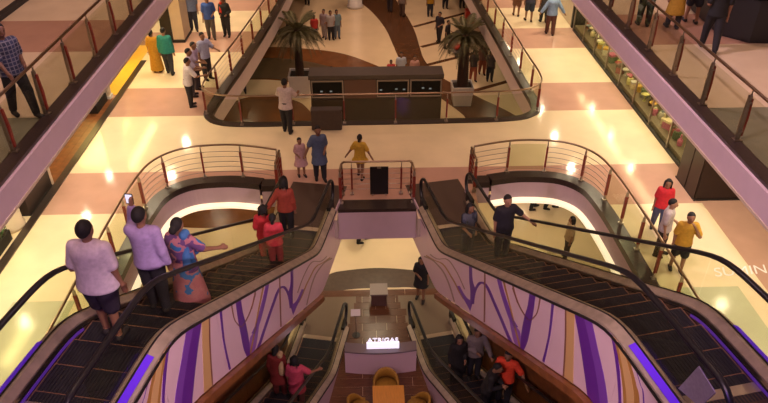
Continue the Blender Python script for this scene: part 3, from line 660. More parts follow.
# reflection of a sign, laid as flat pale letters on the right-hand floor
o = text_obj('SUMIN', .42, SIGNREFL, 'floor_sign_reflection', None, (8.02, 11.14, ZB + .006), (0, 0, math.radians(4)), .001); tag(o, 'painted reflection of a sign on the rose floor right of the escalator', 'lettering')
# ------------------------------------------------------------------ shops of the middle level
# right: long glazed display
sh = empty('display_window', (8.45, 15.4, ZB), 0, 'long glazed shop display along the right side of the middle level', 'shop window')
L = 11.6
ch(MB().box(0, .08, 0, L, 0, .09), 'base_rail', BLACK, sh); ch(MB().box(.08, 1.5, 0, L, 0, .22), 'platform', mat('display_cream', (.16, .12, .07), .4), sh)
ch(MB().box(0, .06, 0, L, 2.9, 3.14), 'head_rail', BLACK, sh)
ch(MB().box(1.5, 1.56, 0, L, 0, 3.14), 'back_panel', mat('display_backing', (.10, .085, .045), .5), sh)
for i in range(9):
    y = i * L / 8; ch(MB().box(0, .05, y - .02, y + .02, .09, 2.9), 'mullion', STEEL, sh)
    if i < 8: ch(MB().box(.02, .03, y + .03, y + L / 8 - .03, .10, 2.9), 'pane', GLASS, sh)
for z in (.62, 1.05): ch(MB().box(.55, 1.5, .1, L - .1, z, z + .02), 'shelf', GLASSG, sh)
area('display_lamp', (9.2, 18.5, ZB + 2.9), .3, 45, (1, .78, .42), sy=5.5); area('display_lamp', (9.2, 24.2, ZB + 2.9), .3, 45, (1, .78, .42), sy=5.5)
GC = [(.75, .62, .38), (.30, .05, .04), (.08, .13, .05), (.65, .38, .06), (.55, .50, .42), (.10, .05, .03), (.45, .10, .18), (.62, .56, .2), (.2, .22, .25), (.8, .75, .6)]
gm = [mat('goods_colour_%d' % i, c, .35, var=.15, scale=15) for i, c in enumerate(GC)]
gk = {}
def goods_mesh(k, mi):
    if (k, mi) in gk: return gk[(k, mi)]
    m = MB()
    if k == 0: m.box(-.11, .11, -.13, .13, 0, .26, 0); m.box(-.115, .115, -.135, .135, .20, .27, 1)
    elif k == 1: m.lathe([(.01, 0), (.08, 0), (.085, .18), (.03, .25), (.028, .36), (.01, .36)], 10)
    elif k == 2: m.lathe([(.01, 0), (.10, 0), (.12, .12), (.10, .22), (.06, .24), (.01, .25)], 10); m.lathe([(.01, .24), (.065, .245), (.05, .29), (.01, .30)], 10, 1)
    else: m.lathe([(.01, 0), (.05, 0), (.02, .05), (.02, .12), (.13, .22), (.12, .23), (.01, .14)], 10)
    gk[(k, mi)] = m.mesh('display_item', [gm[mi], gm[(mi + 4) % 10]]); return gk[(k, mi)]
rg = random.Random(11)
combos = [(k, c) for k in range(4) for c in range(10)]
KN = ['gift box', 'bottle', 'lidded jar', 'footed bowl']; CN = ['cream', 'dark red', 'dark green', 'amber', 'beige', 'dark brown', 'magenta', 'olive', 'slate', 'ivory']
seen = {}
for lvl, (z, x0, x1, n) in enumerate(((.22, .30, .50, 34), (.64, .75, .95, 30), (1.07, .8, 1.2, 26))):
    rg.shuffle(combos)
    for i in range(n):
        y = .35 + (L - .7) * i / (n - 1) + rg.uniform(-.05, .05); k, c = combos[i]
        o = put('display_item', goods_mesh(k, c), None, (8.45 + rg.uniform(x0, x1), 15.4 + y, ZB + z), rg.uniform(0, 6)); s = rg.uniform(.8, 1.15); o.scale = (s, s, s)
        tag(o, '%s %s on the %s of the right shop display' % (CN[c], KN[k], ('platform', 'lower glass shelf', 'upper glass shelf')[lvl]), 'display item', 'goods in the right shop display')
# dark pillar at the near end of the display
o = empty('shop_pillar', (8.2, 14.2, ZB), 0, 'dark brown panelled pillar at the near end of the right display', 'pillar')
ch(MB().box(0, 1.8, 0, 1.15, .02, 3.26), 'core', DKBROWN, o); ch(MB().box(-.03, 0, .03, .55, .02, 3.26), 'panel', DKBROWN, o); ch(MB().box(-.03, 0, .60, 1.12, .02, 3.26), 'panel', mat('black_brown', (.03, .018, .014), .4), o); ch(MB().box(-.035, 1.83, -.03, 1.17, 0, .04), 'plinth', BLACK, o)
o = empty('shop_pier', (8.5, 27.3, ZB), 0, 'grey beige pier at the far end of the right display', 'pier')
ch(MB().box(0, 1.6, .15, 2.2, 0, 3.26), 'core', CREAMPL, o); ch(MB().box(-.02, 1.6, 0, .15, 0, 3.26), 'black_edge', BLACK, o)
# left: granite threshold, plank lobby, yellow shop, pillar, planters
tag(MB().box(-8.62, -8.42, 7, 24.2, ZB, ZB + .03).build('trim_1', GRANITE), kind='structure')
for i in range(11):
    x = -8.62 - .19 * (i + 1)
    for y0, y1 in ((15.6, 17.6 - .3 * (i % 3)), (17.6 - .3 * (i % 3), 20.9)): MB().box(x + .003, x + .187, y0, y1 - .005, ZB, ZB + .012).build('plank', WOODT, mf)
MB().box(-12.9, -8.62, 21.2, 25.8, ZB, ZB + .012).build('floor_inlay', YELLOWW, mf)
o = empty('yellow_storefront', (-9.3, 21.2, ZB), 0, 'bright yellow shop front with open doorway on the left', 'shop front')
ch(MB().box(-.1, 0, 0, 1.5, 0, 3.1), 'wall_panel', YELLOWW, o); ch(MB().box(-.1, 0, 2.7, 4.5, 0, 3.1), 'wall_panel', YELLOWW, o); ch(MB().box(-.04, .05, -.1, 0, 0, 3.1), 'jamb', CREAMPL, o); ch(MB().box(-.12, .02, 1.5, 2.7, 2.4, 3.1), 'header', YELLOWW, o)
for y in (1.5, 2.7): ch(MB().box(-.12, .02, y - .04, y + .04, 0, 2.4), 'jamb', STEEL, o)
area('shop_lamp', (-10.3, 23.2, ZB + 2.9), 1.0, 110, (1, .72, .2), sy=3.5); area('shop_lamp', (-8.9, 23.2, ZB + 3.05), .3, 40, (1, .74, .25), sy=3.5)
o = empty('shop_pillar', (-8.66, 14.05, ZB), 0, 'dark panelled pillar with pale edge on the left walkway', 'pillar')
ch(MB().box(-1.6, 0, 0, 1.42, .03, 3.26), 'core', mat('black_brown', (.03, .018, .014), .4), o); ch(MB().box(-1.6, .01, 1.42, 1.54, 0, 3.26), 'edge_strip', CREAMPL, o); ch(MB().box(-1.6, .015, -.01, 1.42, 0, .04), 'plinth', BLACK, o)
o = empty('shop_pier', (-8.8, 13.35, ZB), 0, 'rounded cream pier beside the dark left pillar', 'pier')
ch(MB().lathe([(.01, 0), (.34, 0), (.34, .08), (.30, .10), (.30, 3.26), (.01, 3.26)], 20, 0, (-.15, .25, 0)), 'shaft', CREAMPL, o, True)
o = empty('shop_pier', (-8.85, 20.95, ZB), 0, 'slim cream pier between plank lobby and yellow shop', 'pier')
ch(MB().box(-.5, .1, -.1, .12, 0, 3.26), 'shaft', CREAMPL, o); ch(MB().box(-.52, .13, -.13, .15, 0, .12), 'base', WHITE, o)
def flower_bed(x, y, lx, ly, label, cols, seed):
    r = random.Random(seed); o = empty('flower_box', (x, y, ZB), 0, label, 'planter')
    ch(MB().box(-lx / 2, lx / 2, -ly / 2, ly / 2, 0, .28), 'box', BLACK, o); ch(MB().box(-lx / 2 + .03, lx / 2 - .03, -ly / 2 + .03, ly / 2 - .03, .28, .30), 'soil', SOIL, o)
    lf = MB()
    for i in range(260):
        a = r.uniform(0, 6.28); p = Vector((r.uniform(-lx / 2, lx / 2), r.uniform(-ly / 2, ly / 2), .29)); d = Vector((math.cos(a), math.sin(a), r.uniform(.6, 1.6))).normalized() * r.uniform(.08, .2); q = d.cross(Vector((0, 0, 1))).normalized() * .03
        lf.add([p, p + d * .6 + q, p + d, p + d * .6 - q], [(0, 1, 2, 3)])
    f = ch(lf, 'foliage', mat('bed_leaf', (.05, .12, .025), .5, var=.3), o); f['kind'] = 'stuff'
    for i in range(int(26 * lx * ly)):
        m = MB(); c = Vector((r.uniform(-lx / 2, lx / 2) * .9, r.uniform(-ly / 2, ly / 2) * .9, .40 + r.uniform(0, .1))); rr = r.uniform(.035, .06)
        m.lathe([(.005, -.02), (rr, .0), (rr * .8, .02), (.01, .03)], 7, 0, c); m.tube([(c.x, c.y, .29), tuple(c)], .006, 4, 1)
        ch(m, 'flower', [cols[i % len(cols)], MATS['bed_leaf']], o)
FW = mat('flower_white', (.8, .75, .6), .6); FY = mat('flower_yellow', (.75, .5, .05), .6); FRD = mat('flower_red', (.5, .05, .04), .6)
flower_bed(-9.15, 20.25, .7, 1.0, 'black flower box beside the slim cream pier', [FW, FRD, FY], 5)
flower_bed(-9.05, 12.1, .7, 2.0, 'black flower box with yellow flowers at the left edge', [FY, FY, FW], 6)
area('flower_lamp', (-9.0, 12.2, ZB + 2.6), .3, 25, (1, .8, .3), sy=1.5)
o = empty('shop_pillar', (-7.75, 26.1, ZB), 0, 'black pillar beyond the couple in mustard and teal', 'pillar')
ch(MB().box(-.5, -.08, 0, 1.1, 0, 3.1), 'dark_half', BLACK, o); ch(MB().box(-.08, .36, .05, 1.15, .0, 3.1), 'pale_half', CREAMPL, o); ch(MB().box(-.53, .39, -.03, 1.18, 0, .1), 'plinth', BLACK, o)
# upper gallery: black kiosk on the right, dark shop base on the left
o = empty('gallery_kiosk', (8.5, 15.4, ZU), math.radians(-4), 'black gallery kiosk with sharp corner at the top right', 'kiosk')
ch(MB().prism([(0, .55), (.55, 0), (3, 0), (3, 2.6), (0, 2.6)], .05, 1.05), 'body', BLACK, o); ch(MB().prism([(-.05, .52), (.52, -.05), (3.05, -.05), (3.05, 2.65), (-.05, 2.65)], 1.05, 1.12), 'top', SCREEN, o); ch(MB().prism([(.04, .57), (.57, .04), (2.95, .04), (2.95, 2.55), (.04, 2.55)], 0, .05), 'plinth', BLACK, o)
tag(MB().box(-9.95, -9.75, 4.5, 34, ZU, ZU + .12).build('trim_2', BLACK), kind='structure')
# ground floor, far: red stall with white canopy, white column
o = empty('market_stall', (6.7, 39.0, 0), 0, 'red stall under a white oval canopy at the far end', 'stall')
REDP = mat('red_lacquer', (.45, .03, .02), .4)
ch(MB().box(-.9, .3, -.2, .4, 0, 1.0), 'counter', REDP, o); ch(MB().box(.55, .95, -.8, -.3, 0, .6), 'side_box', REDP, o)
m = MB(); m.lathe([(.01, 2.55), (.5, 2.5), (.9, 2.36), (.95, 2.3), (.85, 2.3), (.01, 2.36)], 22); c_ = ch(m, 'canopy', WHITE, o, True); c_.scale = (1.15, 1.6, 1); ch(MB().tube([(0, .5, 0), (0, .5, 2.4)], .04, 8), 'pole', STEEL, o)
o = empty('round_column', (-.75, 42.95, 0), 0, 'white round column base behind the group of four', 'column')
ch(MB().lathe([(.01, 0), (.52, 0), (.52, .15), (.46, .18), (.46, 9), (.01, 9)], 24), 'shaft', WHITE, o, True)
# ------------------------------------------------------------------ people: one smooth body grown from round-cone limbs, clothes as shells around it
def surf_nets(f, org, h):
    ins = f < 0; c = [ins[i:ins.shape[0] - 1 + i, j:ins.shape[1] - 1 + j, k:ins.shape[2] - 1 + k] for i in (0, 1) for j in (0, 1) for k in (0, 1)]
    cnt = sum(q.astype(np.int8) for q in c); mix = (cnt > 0) & (cnt < 8); idx = np.full(mix.shape, -1, np.int64); cells = np.argwhere(mix); idx[mix] = np.arange(len(cells))
    acc = np.zeros((len(cells), 3)); num = np.zeros(len(cells)); I, J, K = cells.T
    cor = [(i, j, k) for i in (0, 1) for j in (0, 1) for k in (0, 1)]
    for a in range(8):
        for ax in range(3):
            if cor[a][ax]: continue
            b = list(cor[a]); b[ax] = 1
            fa = f[I + cor[a][0], J + cor[a][1], K + cor[a][2]]; fb = f[I + b[0], J + b[1], K + b[2]]; cr = (fa < 0) != (fb < 0)
            t = np.where(cr, fa / np.where(cr, fa - fb, 1), 0); p = np.tile(np.array(cor[a], float), (len(cells), 1)); p[:, ax] = t
            acc[cr] += p[cr]; num[cr] += 1
    V = (cells + acc / num[:, None]) * h + org; F = []
    for ax in range(3):
        sh = [slice(None)] * 3; s0 = list(sh); s1 = list(sh); s0[ax] = slice(0, -1); s1[ax] = slice(1, None)
        ch_ = ins[tuple(s0)] != ins[tuple(s1)]; e = np.argwhere(ch_); u, v = [(1, 2), (2, 0), (0, 1)][ax]
        e = e[(e[:, u] > 0) & (e[:, v] > 0) & (e[:, u] < f.shape[u] - 1) & (e[:, v] < f.shape[v] - 1)]
        fl = ins[tuple(e.T)]
        def cell(du, dv):
            q = e.copy(); q[:, u] -= du; q[:, v] -= dv; return idx[tuple(q.T)]
        qd = np.stack([cell(1, 1), cell(0, 1), cell(0, 0), cell(1, 0)], 1); qd[~fl] = qd[~fl][:, ::-1]; F.append(qd)
    return V, np.concatenate(F)
def sdf_mesh(name, caps, h, k=0.02, cut=None, material=None):
    """caps: (a, b, ra, rb, scale) round cones; one closed surface around their smooth union"""
    lo = np.full(3, 9.); hi = np.full(3, -9.)
    for a, b, ra, rb, sc in caps:
        for q, r in ((a, ra), (b, rb)): lo = np.minimum(lo, np.array(q) - r * np.array(sc)); hi = np.maximum(hi, np.array(q) + r * np.array(sc))
    lo -= 3 * h; hi += 3 * h; n = np.ceil((hi - lo) / h).astype(int) + 1
    f = np.full(n, .5, np.float32); ax = [lo[i] + h * np.arange(n[i]) for i in range(3)]
    for a, b, ra, rb, sc in caps:
        a = np.array(a, float); b = np.array(b, float); sc = np.array(sc, float); m = max(ra, rb) * sc + 2.5 * h + k
        i0 = np.maximum(0, np.floor((np.minimum(a, b) - m - lo) / h).astype(int)); i1 = np.minimum(n, np.ceil((np.maximum(a, b) + m - lo) / h).astype(int) + 1)
        sl = tuple(slice(i0[i], i1[i]) for i in range(3))
        X, Y, Z = np.meshgrid(*[((ax[i][sl[i]] - a[i]) / sc[i]).astype(np.float32) for i in range(3)], indexing='ij', sparse=True)
        B = (b - a) / sc; bb = float(B @ B)
        t = np.clip((X * B[0] + Y * B[1] + Z * B[2]) / bb, 0, 1) if bb > 1e-9 else 0.0
        d = np.sqrt((X - t * B[0]) ** 2 + (Y - t * B[1]) ** 2 + (Z - t * B[2]) ** 2) - (ra + t * (rb - ra)); d = d * min(1.0, sc.min())
        g = f[sl]; hh = np.maximum(k - np.abs(g - d), 0) / k; f[sl] = np.minimum(g, d) - hh * hh * k / 4
    if cut is not None:
        G = np.meshgrid(*ax, indexing='ij', sparse=True); f = np.maximum(f, cut(*G)).astype(np.float32)
    V, F = surf_nets(f, lo, h); me = bpy.data.meshes.new(name)
    me.vertices.add(len(V)); me.vertices.foreach_set('co', V.ravel().astype(np.float32)); me.loops.add(F.size); me.loops.foreach_set('vertex_index', F.ravel().astype(np.int32))
    me.polygons.add(len(F)); me.polygons.foreach_set('loop_start', np.arange(0, F.size, 4, dtype=np.int32)); me.update(calc_edges=True); me.validate()
    me.polygons.foreach_set('use_smooth', np.ones(len(me.polygons), bool))
    if material: me.materials.append(material)
    return me
SKIN = [mat('skin_brown', (.26, .125, .070), .55), mat('skin_tan', (.36, .19, .115), .55), mat('skin_deep', (.17, .078, .045), .55)]
HAIRM = mat('black_hair', (.009, .007, .007), .75, var=.4, scale=60)
def cm(c, n=None): 
    return mat('cloth_%02x%02x%02x' % tuple(int(255 * min(1, v)) for v in c), c, .8, var=.12, scale=18)
def checker(name, c1, c2):
    if name in MATS: return MATS[name]
    m = mat(name, c1, .8); nt = m.node_tree; tc = nt.nodes.new('ShaderNodeTexCoord'); b = nt.nodes.new('ShaderNodeTexBrick')
    mp = nt.nodes.new('ShaderNodeMapping'); mp.inputs['Rotation'].default_value = (PI / 2, 0, 0); nt.links.new(tc.outputs['Object'], mp.inputs[0]); nt.links.new(mp.outputs[0], b.inputs['Vector'])
    b.offset = 0; b.inputs['Scale'].default_value = 1; b.inputs['Brick Width'].default_value = .075; b.inputs['Row Height'].default_value = .075; b.inputs['Mortar Size'].default_value = .009
    b.inputs['Color1'].default_value = (*c1, 1); b.inputs['Color2'].default_value = (*[v * .5 for v in c1], 1); b.inputs['Mortar'].default_value = (*c2, 1)
    nt.links.new(b.outputs[0], nt.nodes['Principled BSDF'].inputs['Base Color']); return m
def patches(name, c1, c2, c3):
    if name in MATS: return MATS[name]
    m = mat(name, c1, .8); nt = m.node_tree; tc = nt.nodes.new('ShaderNodeTexCoord'); v = nt.nodes.new('ShaderNodeTexNoise'); v.inputs['Scale'].default_value = 5; r = nt.nodes.new('ShaderNodeValToRGB'); r.color_ramp.interpolation = 'CONSTANT'
    nt.links.new(tc.outputs['Object'], v.inputs['Vector']); nt.links.new(v.outputs['Fac'], r.inputs[0]); r.color_ramp.elements[0].color = (*c1, 1); r.color_ramp.elements[1].color = (*c2, 1); r.color_ramp.elements[1].position = .47
    q = r.color_ramp.elements.new(.56); q.color = (*c3, 1); nt.links.new(r.outputs[0], nt.nodes['Principled BSDF'].inputs['Base Color']); return m
ARMS = {'down': ((.030, .012, -.17), (.040, -.02, -.325)), 'fwd': ((.025, -.07, -.155), (.01, -.17, -.25)), 'back': ((.035, .075, -.15), (.04, .075, -.305)), 'bent': ((.035, .03, -.165), (-.01, -.115, -.205)),
        'front': ((.035, .0, -.165), (-.075, -.13, -.17)), 'up': ((.045, -.13, -.045), (.03, -.155, .115)), 'side': ((.115, -.035, -.115), (.20, -.15, -.17)), 'face': ((.06, -.085, -.13), (-.055, -.115, .045)),
        'rail': ((.06, -.09, -.14), (.06, -.235, -.15)), 'hold': ((.08, .0, -.15), (.135, .0, -.29)), 'wide': ((.085, .02, -.135), (.165, .05, -.25))}
EYE = MB(); EYE.lathe([(.001, -.008), (.007, -.004), (.009, 0), (.007, .004), (.001, .008)], 8); EYEM = EYE.mesh('eye', mat('dark_eye', (.01, .008, .008), .2), True)
PCACHE = {}
def one(v): return (v, v, v)
def person(label, loc, face, H=1.7, arms=('down', 'down'), stride=0.0, top=(.5, .5, .5), sleeve='short', bottom=(.03, .03, .04), legs='pants', skirt=None, skirtcol=None, hair='short', near=0, girth=1.0, skin=0, lean=0.0, nod=0.0, shoe=(.02, .016, .015), topm=None, botm=None, skm=None, group='shoppers on the middle level', shawl=None, sh=1.0):
    """face: heading of the nose in degrees, 0 = towards the camera, 90 = to the right of the picture"""
    if hair != 'short': sh *= .88
    o = empty('person', loc, math.radians(face), label, 'person', group)
    h = {2: .0115, 1: .017, 0: .026}[near] * (H / 1.7)
    g = girth; key = (round(H, 2), arms, stride, sleeve, legs, skirt, hair, near, g, lean, nod, shawl is not None, sh)
    top_m = topm or cm(top); bot_m = botm or cm(bottom)
    cols = {'body': SKIN[skin], 'top': top_m, 'bottom': bot_m, 'skirt': skm or (cm(skirtcol) if skirtcol else top_m), 'hair': HAIRM, 'shoe': cm(shoe), 'shawl': cm(shawl) if shawl else None}
    names = {'body': 'body', 'top': 'top', 'bottom': 'trousers', 'skirt': 'skirt', 'hair': 'hair', 'shoe': 'shoe', 'shawl': 'shawl'}
    if key not in PCACHE:
        S = lambda *p: tuple(H * v for v in p)
        ly = -lean; J = {}
        pel = S(0, 0, .515); wai = S(0, ly * .35, .62); che = S(0, ly * .8, .755); nb = S(0, ly, .815); hd = S(0, ly - .014 - nod * .03, .925 - nod * .01)
        meshes = []; one_ = one(1.0)
        shx = .098 * sh * (1 + (g - 1) * .4); bodyc = [(pel, wai, .060 * H * g, .056 * H * g, (1.40, 1, 1)), (wai, che, .056 * H * g, .062 * H * g, (1.45, 1, 1)), (S(-shx * .8, ly, .795), S(shx * .8, ly, .795), .036 * H, .036 * H, one_),
                 (nb, S(0, ly - .012, .88), .034 * H, .030 * H, one_), (hd, hd, .064 * H, .064 * H, (.76, .95, 1.08)), (S(0, ly - .035 - nod * .03, .893), S(0, ly - .035 - nod * .03, .893), .032 * H, .032 * H, one_), (S(0, ly - .074 - nod * .03, .92), S(0, ly - .078 - nod * .03, .908), .008 * H, .011 * H, one_)]
        for s in (-1, 1): bodyc.append((S(s * .050, ly - .008, .922), S(s * .050, ly - .008, .915), .013 * H, .010 * H, (.6, 1, 1.2)))
        legj = []
        for s in (-1, 1):
            d = stride * s; hip = S(s * .048, 0, .505); kn = S(s * .058, -d * .55 - abs(stride) * .15, .285); an = S(s * .060, -d, .048 + (.05 * stride if s < 0 else 0)); toe = (an[0] + s * .012 * H, an[1] - .088 * H, .020 * H)
            heel = (an[0], an[1] + .015 * H, .024 * H); legj.append((hip, kn, an, toe, heel))
            bodyc += [(hip, kn, .055 * H * g, .036 * H, one_), (kn, an, .036 * H, .023 * H, one_), (heel, toe, .024 * H, .019 * H, one_)]
        armj = []
        for s, pose in zip((-1, 1), arms):
            q = ARMS[pose]; sj = S(s * shx, ly, .793); el = (sj[0] + s * q[0][0] * H, sj[1] + q[0][1] * H, sj[2] + q[0][2] * H); wr = (sj[0] + s * q[1][0] * H, sj[1] + q[1][1] * H, sj[2] + q[1][2] * H)
            armj.append((sj, el, wr)); D = Vector(wr) - Vector(el); D.normalize(); W = Vector(wr); pe = W + D * .042 * H
            bodyc += [(sj, el, .032 * H * (.6 + .4 * g), .025 * H, one_), (el, wr, .025 * H, .016 * H, one_), (tuple(W), tuple(pe), .017 * H, .018 * H, one_)]
            sd = D.cross(Vector((s, 0, 0)));  sd = Vector((0, 1, 0)) if sd.length < .1 else sd.normalized(); pn = D.cross(sd).normalized()
            for i, (off, ln) in enumerate(((-.015, .036), (-.005, .042), (.005, .040), (.015, .031))):
                r0 = pe + sd * off * H; mid = r0 + D * ln * .55 * H; tip = mid + D * ln * .42 * H + pn * .010 * H * s
                bodyc += [(tuple(r0), tuple(mid), .0060 * H, .0055 * H, one_), (tuple(mid), tuple(tip), .0055 * H, .0047 * H, one_)]
            tb = W + D * .012 * H - sd * .012 * H; bodyc += [(tuple(tb), tuple(tb - sd * .018 * H + D * .022 * H), .0072 * H, .0062 * H, one_), (tuple(tb - sd * .018 * H + D * .022 * H), tuple(tb - sd * .02 * H + D * .04 * H), .0062 * H, .005 * H, one_)]
        meshes.append(('body', sdf_mesh('body', bodyc, h, .016 * H)))
        c = .012 * H + (.004 if near else .008)
        if legs in ('pants', 'shorts'):
            L = [(pel, S(0, 0, .57), .060 * H * g + c, .057 * H * g + c, (1.36, 1, 1))]
            for hip, kn, an, toe, heel in legj:
                if legs == 'pants': L += [(hip, kn, .056 * H * g + c, .038 * H + c, one_), (kn, (an[0], an[1], an[2] + .012 * H), .038 * H + c, .029 * H + c * .7, one_)]
                else: L += [(hip, tuple(Vector(hip).lerp(Vector(kn), .92)), .058 * H * g + c, .046 * H + c, one_)]
            meshes.append(('bottom', sdf_mesh('trousers', L, h, .012 * H)))
        c2 = c + .006
        T = [(S(0, 0, .49), wai, .073 * H * g + c2, .057 * H * g + c2, (1.38, 1, 1)), (wai, che, .057 * H * g + c2, .062 * H * g + c2, (1.45, 1, 1)), (S(-shx * .8, ly, .79), S(shx * .8, ly, .79), .036 * H + c, .036 * H + c, one_)]
        for sj, el, wr in armj:
            if sleeve == 'short': T.append((sj, tuple(Vector(sj).lerp(Vector(el), .78)), .033 * H + c, .031 * H + c, one_))
            elif sleeve == 'long': T += [(sj, el, .033 * H + c, .026 * H + c, one_), (el, tuple(Vector(el).lerp(Vector(wr), .88)), .026 * H + c, .019 * H + c, one_)]
        zc = .47 * H; meshes.append(('top', sdf_mesh('top', T, h, .014 * H, cut=(lambda X, Y, Z: zc - Z) if not skirt else None)))
        if skirt:
            zb, rr = skirt; K = [(S(0, 0, .60), S(0, 0, .52), .058 * H * g + c2, .066 * H * g + c2, (1.38, 1, 1)), (S(0, 0, .52), S(0, -.01, zb), .068 * H * g + c2, rr * H, (1.2, 1, 1))]
            zz = zb * H; meshes.append(('skirt', sdf_mesh('skirt', K, h, .02 * H, cut=lambda X, Y, Z: zz - Z)))
        hc = (hd[0], hd[1] + .008 * H, hd[2] + .010 * H); fr = hd[1] - .022 * H; ztop = hd[2] + .038 * H
        Hc = [(hc, hc, .067 * H, .067 * H, (.80, .98, 1.05))]
        if hair == 'long': Hc += [(S(0, ly + .035, .90), S(0, ly + .052, .76), .048 * H, .036 * H, (1.15, .6, 1))]
        if hair == 'long': Hc += [(S(q * .048, ly - .008, .945), S(q * .056, ly - .002, .80), .026 * H, .020 * H, (.7, 1, 1)) for q in (-1, 1)]
        if hair == 'tail': Hc += [(S(0, ly + .055, .93), S(0, ly + .072, .80), .024 * H, .018 * H, one_)]
        if hair == 'bun': Hc += [(S(0, ly + .065, .925), S(0, ly + .07, .92), .036 * H, .034 * H, one_)]
        meshes.append(('hair', sdf_mesh('hair', Hc, h * .9, .012 * H, cut=lambda X, Y, Z: np.maximum(np.minimum(.012 * H - .62 * (Y - hd[1]) - .78 * (Z - hd[2]), (9 if hair != 'long' else .040 * H - np.abs(X - hd[0]) + 0 * Y)), hd[2] - (.048 if hair == 'short' else .4) * H - Z))))
        for hip, kn, an, toe, heel in legj:
            meshes.append(('shoe', sdf_mesh('shoe', [(heel, toe, .024 * H + .009, .020 * H + .008, one_)], h, .01, cut=lambda X, Y, Z: .002 - Z)))
        if shawl: 
            sj, el, wr = armj[0]; meshes.append(('shawl', sdf_mesh('shawl', [(S(-.06, ly + .02, .84), S(-.085, ly + .085, .55), .035 * H, .045 * H, (1, .5, 1)), (S(-.06, ly - .02, .84), S(-.08, ly - .085, .60), .035 * H, .04 * H, (1, .5, 1)), (S(-.06, ly - .02, .845), S(-.06, ly + .02, .845), .034 * H, .034 * H, one_)], h, .02 * H)))
        PCACHE[key] = (meshes, hd)
    meshes, hd = PCACHE[key]
    for nm, me in meshes:
        m2 = me.copy(); m2.materials.clear(); m2.materials.append(cols[nm]); put(names[nm], m2, o)
    if abs(((face + 180) % 360) - 180) < 115:
        for s in (-1, 1): put('eye', EYEM, o, (hd[0] + s * .021 * H, hd[1] - .0585 * H, hd[2] + .002 * H))
        if near: put('mouth', (MB().tube([(-.016 * H, 0, 0), (0, -.004 * H, -.001), (.016 * H, 0, 0)], .0035 * H, 6)).mesh('mouth', mat('lip', (.22, .07, .06), .5)), o, (hd[0], hd[1] - .062 * H, hd[2] - .034 * H))
    return o
def on_esc(e, s, off):
    k = math.floor((s + .30) / .4) if e.z0 > 1 else math.floor((s + .62) / .4); sc = -.30 if e.z0 > 1 else -.62
    p = e.P(s, off, 0); p.z = e.z0 + max(e.zf(sc + k * .4 + .2), 0) + .006 + .002
    if s < sc: p.z = e.z0 + .014
    return tuple(p)
G = 'riders on the escalators'
UPL = -169; UPR = 169       # heading of someone looking up / down the splayed flights: 180 = away from the camera
WHT = (.62, .55, .58)
# upper left flight: all look away from the camera, down to the middle level
person('man in white shirt and dark shorts near the head of the left escalator', on_esc(EUL, 7.1, .10), 172, 1.68, ('down', 'bent'), .03, (.60, .50, .56), 'short', (.022, .014, .03), 'shorts', near=2, girth=1.25, group=G, lean=.02)
person('man in pale lilac striped shirt photographing from the left escalator', on_esc(EUL, 6.12, .02), 172, 1.66, ('down', 'up'), .02, (.34, .25, .47), 'long', (.015, .013, .02), near=2, group=G)
person('woman in purple, pink and blue sari gripping the left escalator rail', on_esc(EUL, 5.52, -.12), 165, 1.56, ('side', 'down'), .02, (.12, .05, .17), 'short', (.3, .12, .14), 'none', (.05, .15), (.42, .16, .17), 'bun', near=2, group=G, topm=patches('sari_top', (.12, .05, .17), (.42, .16, .20), (.04, .16, .42)), skm=patches('sari_skirt', (.42, .15, .17), (.45, .18, .19), (.05, .17, .42)), shawl=(.05, .16, .40), girth=1.1)
person('woman with loose black hair in red top on the lower left flight end', on_esc(EUL, 1.65, .14), 178, 1.5, ('down', 'bent'), 0, (.50, .025, .035), 'short', (.40, .02, .03), hair='long', near=1, group=G)
person('girl in pink-red vest with ponytail stepping off the left escalator', on_esc(EUL, 2.05, -.2), 182, 1.36, ('bent', 'bent'), 0, (.62, .05, .075), 'short', (.30, .05, .05), hair='tail', near=1, group=G)
person('woman in rust red top and black trousers leaving the left escalator', on_esc(EUL, .05, .2), 180, 1.60, ('down', 'wide'), .05, (.30, .045, .025), 'long', (.010, .009, .012), hair='long', near=1, group=G)
# upper right flight: riders face the camera
person('woman in dark blue print dress riding the right escalator', on_esc(EUR, 1.2, -.25), 25, 1.44, ('rail', 'down'), 0, (.035, .045, .075), 'short', (.02, .02, .03), hair='long', near=1, group=G, topm=patches('print_dress', (.012, .012, .02), (.03, .035, .06), (.08, .085, .11)))
person('man in navy shirt holding the right escalator handrail', on_esc(EUR, 2.2, .12), 15, 1.54, ('down', 'side'), 0, (.012, .012, .022), 'short', (.012, .011, .016), near=1, girth=1.1, group=G, skin=1)
# lower flights
person('woman in dark red kurta with cream scarf on the lower left escalator', on_esc(ELL, 2.25, .22), 172, 1.6, ('down', 'down'), 0, (.19, .018, .015), 'long', (.12, .015, .012), hair='bun', near=1, group=G, skirt=(.30, .12), shawl=(.55, .38, .20))
person('woman in pink top on the lower left escalator, hand on the rail', on_esc(ELL, 2.48, -.28), 170, 1.58, ('side', 'down'), 0, (.48, .055, .10), 'short', (.10, .03, .03), hair='long', near=1, group=G, skirt=(.32, .11))
person('person in black leading the riders on the lower right escalator', on_esc(ELR, 1.52, -.14), 10, 1.62, ('down', 'bent'), 0, (.012, .010, .010), 'long', (.012, .01, .01), hair='long', near=1, group=G, skirt=(.28, .12))
person('man in grey shirt over a pale tee on the lower right escalator', on_esc(ELR, 1.45, .34), 5, 1.70, ('front', 'rail'), 0, (.19, .15, .15), 'long', (.014, .013, .02), near=1, group=G, shawl=None)
person('man in black jacket bending on the lower right escalator', on_esc(ELR, 3.25, -.08), 60, 1.62, ('front', 'front'), 0, (.012, .010, .011), 'long', (.012, .011, .015), near=1, lean=.06, nod=1, group=G)
person('man in bright orange-red polo on the lower right escalator', on_esc(ELR, 3.1, .38), -25, 1.66, ('bent', 'side'), 0, (.72, .055, .018), 'short', (.010, .009, .012), near=1, group=G)
